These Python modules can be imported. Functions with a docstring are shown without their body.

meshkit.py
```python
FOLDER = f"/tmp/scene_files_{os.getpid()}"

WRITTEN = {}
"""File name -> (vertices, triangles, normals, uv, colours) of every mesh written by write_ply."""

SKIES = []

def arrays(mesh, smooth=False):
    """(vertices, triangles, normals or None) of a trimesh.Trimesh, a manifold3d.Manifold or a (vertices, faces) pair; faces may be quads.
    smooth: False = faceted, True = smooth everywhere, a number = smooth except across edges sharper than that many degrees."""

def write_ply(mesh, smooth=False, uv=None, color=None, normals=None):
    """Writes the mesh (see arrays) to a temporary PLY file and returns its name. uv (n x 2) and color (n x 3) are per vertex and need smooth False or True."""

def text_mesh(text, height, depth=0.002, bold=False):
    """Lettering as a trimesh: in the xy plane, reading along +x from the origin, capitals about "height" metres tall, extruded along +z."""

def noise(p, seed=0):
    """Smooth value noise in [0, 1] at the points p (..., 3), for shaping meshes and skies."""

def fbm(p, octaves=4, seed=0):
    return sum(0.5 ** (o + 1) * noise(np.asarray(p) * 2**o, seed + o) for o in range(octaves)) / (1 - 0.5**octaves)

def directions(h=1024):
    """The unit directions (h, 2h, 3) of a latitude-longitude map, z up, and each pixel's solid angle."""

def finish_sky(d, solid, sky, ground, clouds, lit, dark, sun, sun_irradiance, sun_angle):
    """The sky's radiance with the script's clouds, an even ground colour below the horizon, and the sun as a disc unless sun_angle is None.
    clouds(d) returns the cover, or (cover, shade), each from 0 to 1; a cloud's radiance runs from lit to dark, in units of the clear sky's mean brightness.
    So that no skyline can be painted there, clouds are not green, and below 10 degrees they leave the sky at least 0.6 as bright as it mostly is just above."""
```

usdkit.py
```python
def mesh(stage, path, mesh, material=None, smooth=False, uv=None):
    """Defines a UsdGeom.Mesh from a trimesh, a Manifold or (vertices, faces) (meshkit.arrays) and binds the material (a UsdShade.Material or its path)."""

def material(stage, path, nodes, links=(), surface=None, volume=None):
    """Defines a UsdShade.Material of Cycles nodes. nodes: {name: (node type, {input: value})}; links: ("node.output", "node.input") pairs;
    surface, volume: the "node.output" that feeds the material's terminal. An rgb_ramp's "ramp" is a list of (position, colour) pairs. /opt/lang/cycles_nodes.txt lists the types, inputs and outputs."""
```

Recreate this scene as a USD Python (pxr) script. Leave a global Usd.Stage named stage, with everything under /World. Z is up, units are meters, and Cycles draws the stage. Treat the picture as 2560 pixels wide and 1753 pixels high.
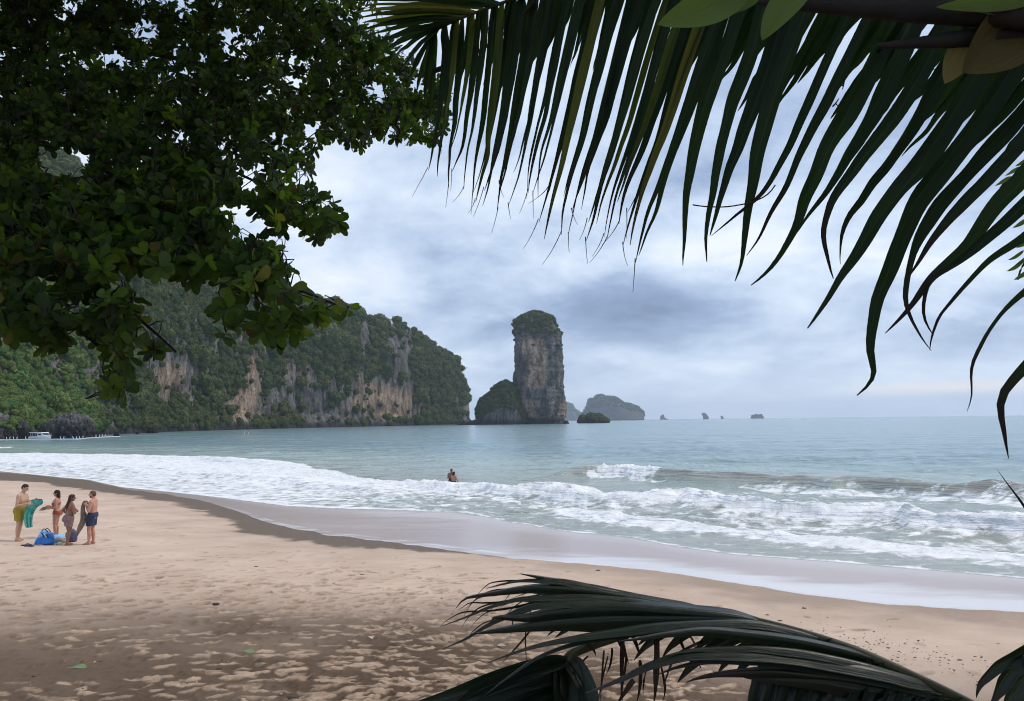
import math, random
import numpy as np, trimesh, usdkit, meshkit, shapely
import manifold3d as m3
from scipy.interpolate import PchipInterpolator
from scipy.spatial import cKDTree
from pxr import Usd, UsdGeom, UsdLux, UsdShade, Gf, Sdf, Vt

rng = np.random.default_rng(7)
random.seed(7)
stage = Usd.Stage.CreateInMemory()
UsdGeom.SetStageUpAxis(stage, UsdGeom.Tokens.z)
UsdGeom.SetStageMetersPerUnit(stage, 1.0)
UsdGeom.Xform.Define(stage, '/World')
UsdGeom.Scope.Define(stage, '/World/Looks')

# ------------------------------------------------------------------ camera
FOC = 1950.0                       # focal length in pixels of the 2560 x 1753 photograph
CAM = np.array([0.0, 0.0, 4.2])
th, ph = math.radians(5.14), math.radians(0.63)
FW = np.array([0, math.cos(th), math.sin(th)])
U0, R0 = np.array([0, -math.sin(th), math.cos(th)]), np.array([1.0, 0, 0])
UP = U0 * math.cos(ph) + R0 * math.sin(ph)
RT = R0 * math.cos(ph) - U0 * math.sin(ph)
cam = UsdGeom.Camera.Define(stage, '/World/Camera')
cam.CreateHorizontalApertureAttr(36.0)
cam.CreateVerticalApertureAttr(36.0 * 701 / 1024)
cam.CreateFocalLengthAttr(36.0 * FOC / 2560)
cam.CreateClippingRangeAttr(Gf.Vec2f(0.05, 200000))
cam.CreateExposureAttr(0.62)
M = np.eye(4); M[0, :3], M[1, :3], M[2, :3], M[3, :3] = RT, UP, -FW, CAM
cam.AddTransformOp().Set(Gf.Matrix4d(M.tolist()))

def ray(px, py):
    px, py = np.asarray(px, float)[..., None], np.asarray(py, float)[..., None]
    return FW + (px - 1280) / FOC * RT - (py - 876.5) / FOC * UP
def at(px, py, depth):
    return CAM + ray(px, py) * np.asarray(depth, float)[..., None]
def ground(px, py, z=0.0):
    d = ray(px, py)
    return CAM + d * ((z - CAM[2]) / d[..., 2])[..., None]
def hor(px): return 1052 - (np.asarray(px, float) - 1280) * 0.0110
def elev(px, py):
    d = ray(px, py); return d[..., 2] / d[..., 1]
def colx(px):
    d = ray(px, hor(px)); return d[..., 0] / d[..., 1]
def proj(p):
    v = np.asarray(p) - CAM; d = v @ FW
    d = np.where(np.abs(d) < 1e-6, 1e-6, d)
    return 1280 + FOC * (v @ RT) / d, 876.5 - FOC * (v @ UP) / d, d

# ------------------------------------------------------------------ sky and sun
SUN_EL, SUN_AZ = math.radians(52), math.radians(75)
def dirv(px, py):
    d = ray(px, py); return d / np.linalg.norm(d)
dk = dirv(1530, 800); lt = dirv(1950, 640); lt2 = dirv(1010, 440); glow = dirv(2390, 968)
skymat = usdkit.material(stage, '/World/Looks/sky_air', {
    'sky': ('sky_texture', {'sky_type': 'single_scattering', 'sun_disc': False, 'sun_elevation': SUN_EL, 'sun_rotation': SUN_AZ}),
    'g': ('geometry', {}),
    'sep': ('separate_xyz', {}),
    'zm': ('math', {'math_type': 'maximum', 'value2': 0.0}),
    'za': ('math', {'math_type': 'add', 'value2': 0.30}),
    'u': ('math', {'math_type': 'divide'}), 'v': ('math', {'math_type': 'divide'}),
    'uv': ('combine_xyz', {'z': 3.7}),
    'n1': ('noise_texture', {'scale': 2.9, 'detail': 9.0, 'roughness': 0.61, 'distortion': 0.2}),
    'n2': ('noise_texture', {'scale': 0.75, 'detail': 3.0, 'roughness': 0.5}),
    'nn': ('mix_float', {'fac': 0.30}),
    # the long dark cloud beside the rock pillar
    'dsub': ('mapping', {'location': tuple(-dk / np.array([0.27, 1, 0.075])), 'scale': (1 / 0.27, 1, 1 / 0.075)}),
    'dlen': ('gradient_texture', {'gradient_type': 'spherical'}),
    'lsub': ('mapping', {'location': tuple(-lt / np.array([0.30, 1.0, 0.10])), 'scale': (1 / 0.30, 1.0, 1 / 0.10)}),
    'llen': ('gradient_texture', {'gradient_type': 'spherical'}),
    'msub': ('mapping', {'location': tuple(-lt2 / np.array([0.30, 1.0, 0.13])), 'scale': (1 / 0.30, 1.0, 1 / 0.13)}),
    'mlen': ('gradient_texture', {'gradient_type': 'spherical'}),
    'dn': ('math', {'math_type': 'multiply_add', 'value2': -0.31}),
    'ln': ('math', {'math_type': 'multiply_add', 'value2': 0.15}),
    'mn': ('math', {'math_type': 'multiply_add', 'value2': 0.13}),
    'ramp': ('rgb_ramp', {'ramp': [(0.20, (1.40, 1.90, 2.95)), (0.36, (2.20, 2.90, 4.30)), (0.47, (3.50, 4.30, 5.65)), (0.57, (4.75, 5.5, 6.6)), (0.68, (6.3, 6.7, 7.3))]}),
    'low': ('map_range', {'range_type': 'smoothstep', 'from_min': 0.0, 'from_max': 0.13, 'to_min': 0.62, 'to_max': 0.0, 'clamp': True}),
    'lowmix': ('mix_color', {'b': (5.2, 6.1, 7.4)}),
    'cm': ('mix_color', {'fac': 0.93}),
    'gsub': ('mapping', {'location': tuple(-glow / np.array([0.13, 1, 0.010])), 'scale': (1 / 0.13, 1, 1 / 0.010)}), 'glen': ('gradient_texture', {'gradient_type': 'spherical'}), 'gm': ('mix_color', {'b': (7.6, 6.7, 6.2)}), 'gf': ('math', {'math_type': 'multiply', 'value2': 0.8}),
    'bg': ('background_shader', {'strength': 0.1}),
}, [('g.position', 'sep.vector'), ('sep.z', 'zm.value1'), ('zm.value', 'za.value1'),
    ('sep.x', 'u.value1'), ('za.value', 'u.value2'), ('sep.y', 'v.value1'), ('za.value', 'v.value2'),
    ('u.value', 'uv.x'), ('v.value', 'uv.y'), ('uv.vector', 'n1.vector'), ('uv.vector', 'n2.vector'),
    ('n1.fac', 'nn.a'), ('n2.fac', 'nn.b'),
    ('g.position', 'dsub.vector'), ('dsub.vector', 'dlen.vector'),
    ('g.position', 'lsub.vector'), ('lsub.vector', 'llen.vector'),
    ('g.position', 'msub.vector'), ('msub.vector', 'mlen.vector'),
    ('dlen.fac', 'dn.value1'), ('nn.result', 'dn.value3'),
    ('llen.fac', 'ln.value1'), ('dn.value', 'ln.value3'),
    ('mlen.fac', 'mn.value1'), ('ln.value', 'mn.value3'),
    ('mn.value', 'ramp.fac'),
    ('sep.z', 'low.value'), ('low.result', 'lowmix.fac'), ('ramp.color', 'lowmix.a'),
    ('sky.color', 'cm.a'), ('g.position', 'gsub.vector'), ('gsub.vector', 'glen.vector'), ('glen.fac', 'gf.value1'), ('gf.value', 'gm.fac'), ('lowmix.result', 'gm.a'), ('gm.result', 'cm.b'), ('cm.result', 'bg.color')], surface='bg.background')
dome = UsdLux.DomeLight.Define(stage, '/World/sky')
UsdShade.MaterialBindingAPI.Apply(dome.GetPrim()).Bind(skymat)
dome.GetPrim().SetCustomDataByKey('kind', 'structure')
sun = UsdLux.DistantLight.Define(stage, '/World/Sun')
sun.CreateIntensityAttr(0.38); sun.CreateNormalizeAttr(True); sun.CreateAngleAttr(20.0)
sun.CreateColorAttr(Gf.Vec3f(1.0, 0.90, 0.78))
sun.AddRotateXYZOp().Set(Gf.Vec3f(math.degrees(math.pi / 2 - SUN_EL), 0, 180 - math.degrees(SUN_AZ)))

# ------------------------------------------------------------------ helpers
COUNT, LOC = {}, {}
def path_for(name, parent=None):
    base = '/World' if parent is None else str(parent.GetPath())
    k = COUNT.get((base, name), 0); COUNT[(base, name)] = k + 1
    return f'{base}/{name}' + (f'_{k:03d}' if k else '')
def tag(p, label=None, cat=None, group=None, kind=None):
    for k, v in (('label', label), ('category', cat), ('group', group), ('kind', kind)):
        if v: p.SetCustomDataByKey(k, v)
    return p
def thing(name, label=None, cat=None, loc=(0, 0, 0), group=None, kind=None, parent=None):
    x = UsdGeom.Xform.Define(stage, path_for(name, parent)); p = x.GetPrim()
    base = np.zeros(3) if parent is None else LOC[str(parent.GetPath())]
    loc = np.asarray(loc, float)
    if parent is not None: loc = base
    else: x.AddTranslateOp().Set(Gf.Vec3d(*map(float, loc)))
    LOC[str(p.GetPath())] = loc
    return tag(p, label, cat, group, kind)
def arr(m, smooth):
    return meshkit.arrays(m, smooth)
def mesh(name, m, mat, parent=None, smooth=False, attrs=None, label=None, cat=None, group=None, kind=None):
    """m in world coordinates; stored relative to the parent's base."""
    path = path_for(name, parent)
    base = np.zeros(3)
    if parent is not None:
        q = parent
        base = LOC.get(str(q.GetPath()), np.zeros(3))
    v, f, n = arr(m, smooth)
    v = v - base
    g = UsdGeom.Mesh.Define(stage, path)
    g.CreatePointsAttr(Vt.Vec3fArray.FromNumpy(np.ascontiguousarray(v, np.float32)))
    g.CreateFaceVertexCountsAttr(Vt.IntArray.FromNumpy(np.full(len(f), 3, np.int32)))
    g.CreateFaceVertexIndicesAttr(Vt.IntArray.FromNumpy(np.ascontiguousarray(f, np.int32).ravel()))
    g.CreateSubdivisionSchemeAttr('none')
    if n is not None:
        g.CreateNormalsAttr(Vt.Vec3fArray.FromNumpy(np.ascontiguousarray(n, np.float32)))
        g.SetNormalsInterpolation('vertex')
    for k, a in (attrs or {}).items():
        UsdGeom.PrimvarsAPI(g).CreatePrimvar(k, Sdf.ValueTypeNames.FloatArray, 'vertex').Set(Vt.FloatArray.FromNumpy(np.ascontiguousarray(a, np.float32)))
    UsdShade.MaterialBindingAPI.Apply(g.GetPrim()).Bind(mat)
    LOC[str(g.GetPath())] = base
    return tag(g.GetPrim(), label, cat, group, kind)
def cat_meshes(ms):
    V, Fs, n = [], [], 0
    for m in ms:
        v, f, _ = arr(m, False); V.append(v); Fs.append(f + n); n += len(v)
    return np.vstack(V), np.vstack(Fs)
def grid_faces(nr, nc, wrap=False):
    i, j = np.meshgrid(np.arange(nr - 1), np.arange(nc if wrap else nc - 1), indexing='ij')
    j2 = (j + 1) % nc
    a, b, c, d = i * nc + j, i * nc + j2, (i + 1) * nc + j2, (i + 1) * nc + j
    return np.vstack([np.stack([a, b, c], -1).reshape(-1, 3), np.stack([a, c, d], -1).reshape(-1, 3)])
def tube(pts, radii, sides=6, n=None):
    pts = np.asarray(pts, float)
    if n:
        pts, radii = spline(pts, n), np.interp(np.linspace(0, 1, n), np.linspace(0, 1, len(np.atleast_1d(radii))) if np.ndim(radii) else [0, 1], radii if np.ndim(radii) else [radii, radii])
    radii = np.broadcast_to(radii, (len(pts),))
    t = np.gradient(pts, axis=0); t /= np.linalg.norm(t, axis=1, keepdims=True) + 1e-12
    a = np.cross(t, np.where(np.abs(t[:, 2:]) < 0.9, [0, 0, 1.0], [1.0, 0, 0])); a /= np.linalg.norm(a, axis=1, keepdims=True) + 1e-12
    b = np.cross(t, a); ang = np.arange(sides) * 2 * np.pi / sides
    v = pts[:, None] + radii[:, None, None] * (np.cos(ang)[None, :, None] * a[:, None] + np.sin(ang)[None, :, None] * b[:, None])
    f = grid_faces(len(pts), sides, True)[:, ::-1]
    V = np.vstack([v.reshape(-1, 3), pts[:1], pts[-1:]]); nA = len(pts) * sides
    k = np.arange(sides); k2 = (k + 1) % sides
    caps = np.vstack([np.stack([np.full(sides, nA), k, k2], 1), np.stack([np.full(sides, nA + 1), (len(pts) - 1) * sides + k2, (len(pts) - 1) * sides + k], 1)])
    return V, np.vstack([f, caps])
def spline(pts, n, p=None):
    pts = np.asarray(pts, float)
    d = np.r_[0, np.cumsum(np.linalg.norm(np.diff(pts, axis=0), axis=1) + 1e-9)]; d /= d[-1]
    return PchipInterpolator(d, pts, axis=0)(np.linspace(0, 1, n) if p is None else p)
def box(c, s, rz=0):
    b = trimesh.creation.box(s)
    if rz: b.apply_transform(trimesh.transformations.rotation_matrix(rz, [0, 0, 1]))
    b.apply_translation(c); return b
def smooth01(x, a, b):
    t = np.clip((np.asarray(x, float) - a) / (b - a), 0, 1); return t * t * (3 - 2 * t)
def fbm(p, o=4, seed=0): return meshkit.fbm(p, o, seed)

def mat(name, nodes, links, surface='p.BSDF', volume=None):
    return usdkit.material(stage, f'/World/Looks/{name}', nodes, links, surface, volume)
def plain(name, col, rough=0.6, var=0.15, scale=6.0, bump=0.0, **kw):
    c = np.array(col)
    return mat(name, {'tc': ('texture_coordinate', {}), 'n': ('noise_texture', {'scale': scale, 'detail': 4.0}),
        'r': ('rgb_ramp', {'ramp': [(0.25, tuple(c * (1 - var))), (0.75, tuple(np.minimum(c * (1 + var), 0.95)))]}),
        'b': ('bump', {'strength': bump, 'distance': 0.02}), 'p': ('principled_bsdf', {'roughness': rough, **kw})},
        [('tc.object', 'n.vector'), ('n.fac', 'r.fac'), ('r.color', 'p.base_color'), ('n.fac', 'b.height'), ('b.normal', 'p.normal')])

# ------------------------------------------------------------------ materials
def leaf_mat(name, ramp, trans_ramp, rough=0.4, spec=0.35, tf=0.3, veins=0.0, rib=0.35, coat=0.0, spots=0.0):
    nodes = {'a': ('attribute', {'attribute': 'tone'}), 'ac': ('attribute', {'attribute': 'across'}), 'al': ('attribute', {'attribute': 'along'}),
        'vx': ('math', {'math_type': 'multiply', 'value2': 9.0}), 'vy': ('math', {'math_type': 'multiply', 'value2': 1.3}),
        'cv': ('combine_xyz', {}), 'n': ('noise_texture', {'scale': 1.0, 'detail': 4.0, 'roughness': 0.6}),
        'cvt': ('math', {'math_type': 'multiply_add', 'value2': 17.0}),
        't': ('math', {'math_type': 'multiply_add', 'value2': veins}), 'ts': ('math', {'math_type': 'subtract', 'value2': veins * 0.5}),
        'r': ('rgb_ramp', {'ramp': ramp}), 'r2': ('rgb_ramp', {'ramp': trans_ramp}), 'dr': ('attribute', {'attribute': 'dry'}), 'spr': ('map_range', {'range_type': 'smoothstep', 'from_min': 0.60, 'from_max': 0.72, 'to_min': 0.0, 'to_max': spots, 'clamp': True}), 'drm': ('math', {'math_type': 'maximum'}), 'dm': ('mix_color', {'b': (0.040, 0.026, 0.026)}), 'dm2': ('mix_color', {'b': (0.03, 0.016, 0.014)}),
        'b': ('bump', {'strength': 0.7, 'distance': 0.003}), 'ab': ('math', {'math_type': 'absolute'}), 'mr': ('map_range', {'from_min': 0.03, 'from_max': 0.13, 'to_min': rib, 'to_max': 0.0, 'clamp': True}), 'mrm': ('mix_color', {'b': (0.10, 0.11, 0.035)}),
        'p': ('principled_bsdf', {'roughness': rough, 'specular_ior_level': spec, 'coat_weight': coat, 'coat_roughness': 0.16}), 'tl': ('translucent_bsdf', {}), 'm': ('mix_closure', {'fac': tf})}
    links = [('ac.fac', 'vx.value1'), ('al.fac', 'vy.value1'), ('a.fac', 'cvt.value1'), ('vy.value', 'cvt.value3'), ('vx.value', 'cv.x'), ('cvt.value', 'cv.y'), ('cv.vector', 'n.vector'),
        ('n.fac', 't.value1'), ('a.fac', 't.value3'), ('t.value', 'ts.value1'), ('ts.value', 'r.fac'), ('ts.value', 'r2.fac'),
        ('n.fac', 'b.height'), ('b.normal', 'p.normal'),
        ('ac.fac', 'ab.value1'), ('ab.value', 'mr.value'), ('mr.result', 'mrm.fac'), ('r.color', 'mrm.a'), ('n.fac', 'spr.value'), ('spr.result', 'drm.value1'), ('dr.fac', 'drm.value2'), ('drm.value', 'dm.fac'), ('drm.value', 'dm2.fac'), ('mrm.result', 'dm.a'), ('r2.color', 'dm2.a'), ('dm.result', 'p.base_color'), ('dm2.result', 'tl.color'), ('p.BSDF', 'm.closure1'), ('tl.BSDF', 'm.closure2')]
    return mat(name, nodes, links, surface='m.closure')
M_leaf = leaf_mat('almond_leaf', [(0, (0.018, 0.036, 0.012)), (0.5, (0.036, 0.068, 0.015)), (0.8, (0.062, 0.105, 0.018)), (0.92, (0.11, 0.105, 0.02)), (1, (0.07, 0.03, 0.015))],
                  [(0, (0.03, 0.065, 0.010)), (0.4, (0.09, 0.17, 0.014)), (0.8, (0.20, 0.33, 0.022)), (0.92, (0.26, 0.25, 0.03)), (1, (0.13, 0.05, 0.02))], rough=0.5, spec=0.2, tf=0.42, veins=0.12)
M_palm = leaf_mat('palm_leaflet', [(0, (0.008, 0.018, 0.011)), (0.5, (0.020, 0.040, 0.014)), (0.75, (0.075, 0.10, 0.018)), (0.9, (0.15, 0.13, 0.025)), (1, (0.055, 0.035, 0.028))],
                  [(0, (0.012, 0.030, 0.010)), (0.5, (0.035, 0.085, 0.012)), (0.75, (0.15, 0.20, 0.015)), (0.9, (0.30, 0.24, 0.03)), (1, (0.06, 0.03, 0.02))], rough=0.42, spec=0.26, tf=0.28, veins=0.45, spots=0.7)
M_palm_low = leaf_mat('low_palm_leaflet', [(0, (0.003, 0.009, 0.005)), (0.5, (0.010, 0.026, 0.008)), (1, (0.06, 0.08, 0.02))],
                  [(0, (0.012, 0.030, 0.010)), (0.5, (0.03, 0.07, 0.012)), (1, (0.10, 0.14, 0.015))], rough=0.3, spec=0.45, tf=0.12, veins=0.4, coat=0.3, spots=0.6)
M_pale = leaf_mat('pale_leaf', [(0, (0.07, 0.12, 0.03)), (0.5, (0.12, 0.18, 0.05)), (0.8, (0.10, 0.078, 0.02)), (1, (0.26, 0.24, 0.10))],
                  [(0, (0.12, 0.2, 0.03)), (0.5, (0.2, 0.3, 0.06)), (0.8, (0.13, 0.09, 0.02)), (1, (0.34, 0.31, 0.11))], rough=0.45, tf=0.4, veins=0.15)
M_dry = leaf_mat('dry_leaf', [(0, (0.035, 0.026, 0.020)), (1, (0.12, 0.085, 0.055))], [(0, (0.04, 0.025, 0.015)), (1, (0.12, 0.08, 0.04))], rough=0.7, spec=0.2, tf=0.15, veins=0.4)
M_bark = plain('bark', (0.018, 0.014, 0.012), 0.85, 0.5, 14, 0.6)
M_rachis = plain('palm_stalk', (0.05, 0.052, 0.02), 0.5, 0.4, 10, 0.2)

def attr_nodes():
    return {'g': ('geometry', {})}

# sand
M_sand = mat('beach_sand', {
    'g': ('geometry', {}), 'wet': ('attribute', {'attribute': 'wet'}), 'tr': ('attribute', {'attribute': 'trod_shade'}), 'sc': ('attribute', {'attribute': 'scuff_shade'}), 'fk': ('attribute', {'attribute': 'flake'}), 'scm': ('mix_color', {'b': (0.155, 0.105, 0.068)}), 'wv': ('rgb_ramp', {'ramp': [(0.35, (0.095, 0.064, 0.040)), (0.65, (0.165, 0.115, 0.075))]}),
    'n1': ('noise_texture', {'scale': 0.55, 'detail': 5.0, 'roughness': 0.6}),
    'mp': ('mapping', {'scale': (1.1, 1.5, 1.0), 'rotation': (0, 0, 0.25)}),
    'n2': ('noise_texture', {'scale': 2.6, 'detail': 5.0, 'roughness': 0.60, 'distortion': 0.3}),
    'n3': ('noise_texture', {'scale': 55.0, 'detail': 4.0, 'roughness': 0.75}),
    'n4': ('noise_texture', {'scale': 9.0, 'detail': 6.0, 'roughness': 0.65}),
    'dry': ('rgb_ramp', {'ramp': [(0.3, (0.52, 0.385, 0.295)), (0.7, (0.66, 0.51, 0.405))]}),
    'fl': ('rgb_ramp', {'ramp': [(0.34, (0.25, 0.25, 0.25)), (0.5, (1, 1, 1))]}),
    'flf': ('math', {'math_type': 'multiply'}),
    'under': ('mix_color', {'b': (0.112, 0.074, 0.048)}), 'damp_shade': ('math', {'math_type': 'multiply', 'value2': 1.0}),  # canopy shade mixed into the near sand colour, along with damp
    'flm': ('mix_color', {'b': (0.52, 0.385, 0.28)}),
    'gr': ('rgb_ramp', {'ramp': [(0.30, (0.72, 0.72, 0.72)), (0.65, (1.12, 1.12, 1.12))]}),
    'grm': ('mix_color', {'blend_type': 'multiply', 'fac': 1.0}),
    'wm': ('mix_color', {'b': (0.125, 0.082, 0.050)}),
    'rr': ('map_range', {'from_min': 0.0, 'from_max': 1.0, 'to_min': 0.9, 'to_max': 0.55, 'clamp': True}),
    'ss': ('map_range', {'from_min': 0.0, 'from_max': 1.0, 'to_min': 0.15, 'to_max': 0.22, 'clamp': True}),
    'bh': ('mix_float', {'fac': 0.45}), 'bs': ('map_range', {'from_min': 0.0, 'from_max': 0.7, 'to_min': 0.75, 'to_max': 0.12, 'clamp': True}),
    'b': ('bump', {'distance': 0.03}),
    'p': ('principled_bsdf', {})},
    [('g.position', 'n1.vector'), ('g.position', 'mp.vector'), ('mp.vector', 'n2.vector'), ('g.position', 'n3.vector'), ('g.position', 'n4.vector'),
     ('n1.fac', 'dry.fac'), ('n2.fac', 'fl.fac'), ('fk.fac', 'flf.value2'), ('fl.color', 'flf.value1'), ('sc.fac', 'scm.fac'),
     ('dry.color', 'under.a'), ('tr.fac', 'damp_shade.value1'), ('damp_shade.value', 'under.fac'),
     ('under.result', 'flm.a'), ('flf.value', 'flm.fac'), ('n3.fac', 'gr.fac'), ('flm.result', 'scm.a'), ('scm.result', 'grm.a'), ('gr.color', 'grm.b'),
     ('grm.result', 'wm.a'), ('n4.fac', 'wv.fac'), ('wv.color', 'wm.b'), ('wet.fac', 'wm.fac'), ('wm.result', 'p.base_color'),
     ('wet.fac', 'rr.value'), ('rr.result', 'p.roughness'), ('wet.fac', 'ss.value'), ('ss.result', 'p.specular_ior_level'),
     ('n3.fac', 'bh.a'), ('n4.fac', 'bh.b'), ('bh.result', 'b.height'), ('wet.fac', 'bs.value'), ('bs.result', 'b.strength'), ('b.normal', 'p.normal')])

# sea: attributes foam, milk, film, turb
M_sea = mat('sea_water', {
    'g': ('geometry', {}), 'fo': ('attribute', {'attribute': 'foam'}), 'mi': ('attribute', {'attribute': 'milk'}), 'fi': ('attribute', {'attribute': 'film'}), 'tu': ('attribute', {'attribute': 'turb'}),
    'mp': ('mapping', {'scale': (0.85, 1.0, 1.0), 'rotation': (0, 0, 0.55)}),
    'nf': ('noise_texture', {'scale': 1.5, 'detail': 8.0, 'roughness': 0.62, 'distortion': 0.5}),
    'nl': ('noise_texture', {'scale': 0.8, 'detail': 6.0, 'roughness': 0.55, 'type': 'ridged_multifractal', 'distortion': 0.8, 'gain': 1.2, 'offset': 0.9}),
    'fs': ('math', {'math_type': 'multiply_add', 'value2': 1.25, 'value3': -0.62}),
    'fa': ('math', {'math_type': 'add'}),
    'fr': ('map_range', {'range_type': 'smoothstep', 'from_min': 0.40, 'from_max': 0.68, 'clamp': True}),
    'deep': ('rgb_ramp', {'ramp': [(0.0, (0.165, 0.265, 0.295)), (0.45, (0.300, 0.390, 0.370)), (1.0, (0.300, 0.290, 0.255))]}),
    'filmc': ('mix_color', {'b': (0.40, 0.325, 0.300)}),
    'milkc': ('mix_color', {'b': (0.74, 0.74, 0.76)}),
    'foamc': ('mix_color', {}), 'foamn': ('rgb_ramp', {'ramp': [(0.3, (0.60, 0.62, 0.64)), (0.6, (0.84, 0.85, 0.86))]}),
    'r1': ('map_range', {'from_min': 0.0, 'from_max': 1.0, 'to_min': 0.16, 'to_max': 0.22, 'clamp': True}),
    'r2': ('mix_float', {'b': 0.75}),
    'w1': ('mapping', {'scale': (0.30, 0.95, 1.0), 'rotation': (0, 0, 0.15)}),
    'nb': ('noise_texture', {'scale': 1.6, 'detail': 6.0, 'roughness': 0.6}),
    'w2': ('mapping', {'scale': (0.020, 0.075, 1.0), 'rotation': (0, 0, 0.10)}),
    'nc': ('noise_texture', {'scale': 1.0, 'detail': 5.0, 'roughness': 0.6}),
    'bb': ('bump', {'distance': 0.5, 'strength': 0.5}),
    'bs': ('map_range', {'from_min': 0.0, 'from_max': 1.0, 'to_min': 0.40, 'to_max': 0.03, 'clamp': True}),
    'bc': ('bump', {'distance': 6.0}), 
    'bf': ('bump', {'distance': 0.12}),
    'p': ('principled_bsdf', {'ior': 1.33, 'specular_ior_level': 0.5})},
    [('g.position', 'mp.vector'), ('mp.vector', 'nf.vector'), ('mp.vector', 'nl.vector'), ('nf.fac', 'fs.value1'), ('fs.value', 'fa.value1'), ('fo.fac', 'fa.value2'), ('fa.value', 'fr.value'),
     ('tu.fac', 'deep.fac'), ('deep.color', 'filmc.a'), ('fi.fac', 'filmc.fac'), ('filmc.result', 'milkc.a'), ('mi.fac', 'milkc.fac'),
     ('milkc.result', 'foamc.a'), ('nf.fac', 'foamn.fac'), ('foamn.color', 'foamc.b'), ('fr.result', 'foamc.fac'), ('foamc.result', 'p.base_color'),
     ('fi.fac', 'r1.value'), ('r1.result', 'r2.a'), ('fr.result', 'r2.fac'), ('r2.result', 'p.roughness'),
     ('g.position', 'w1.vector'), ('w1.vector', 'nb.vector'), ('g.position', 'w2.vector'), ('w2.vector', 'nc.vector'),
     ('fi.fac', 'bs.value'), ('bs.result', 'bc.strength'), ('bs.result', 'bb.strength'), ('nc.fac', 'bc.height'), ('nb.fac', 'bb.height'), ('bc.normal', 'bb.normal'),
     ('bb.normal', 'bf.normal'), ('fa.value', 'bf.height'), ('fr.result', 'bf.strength'), ('bf.normal', 'p.normal')])

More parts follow.
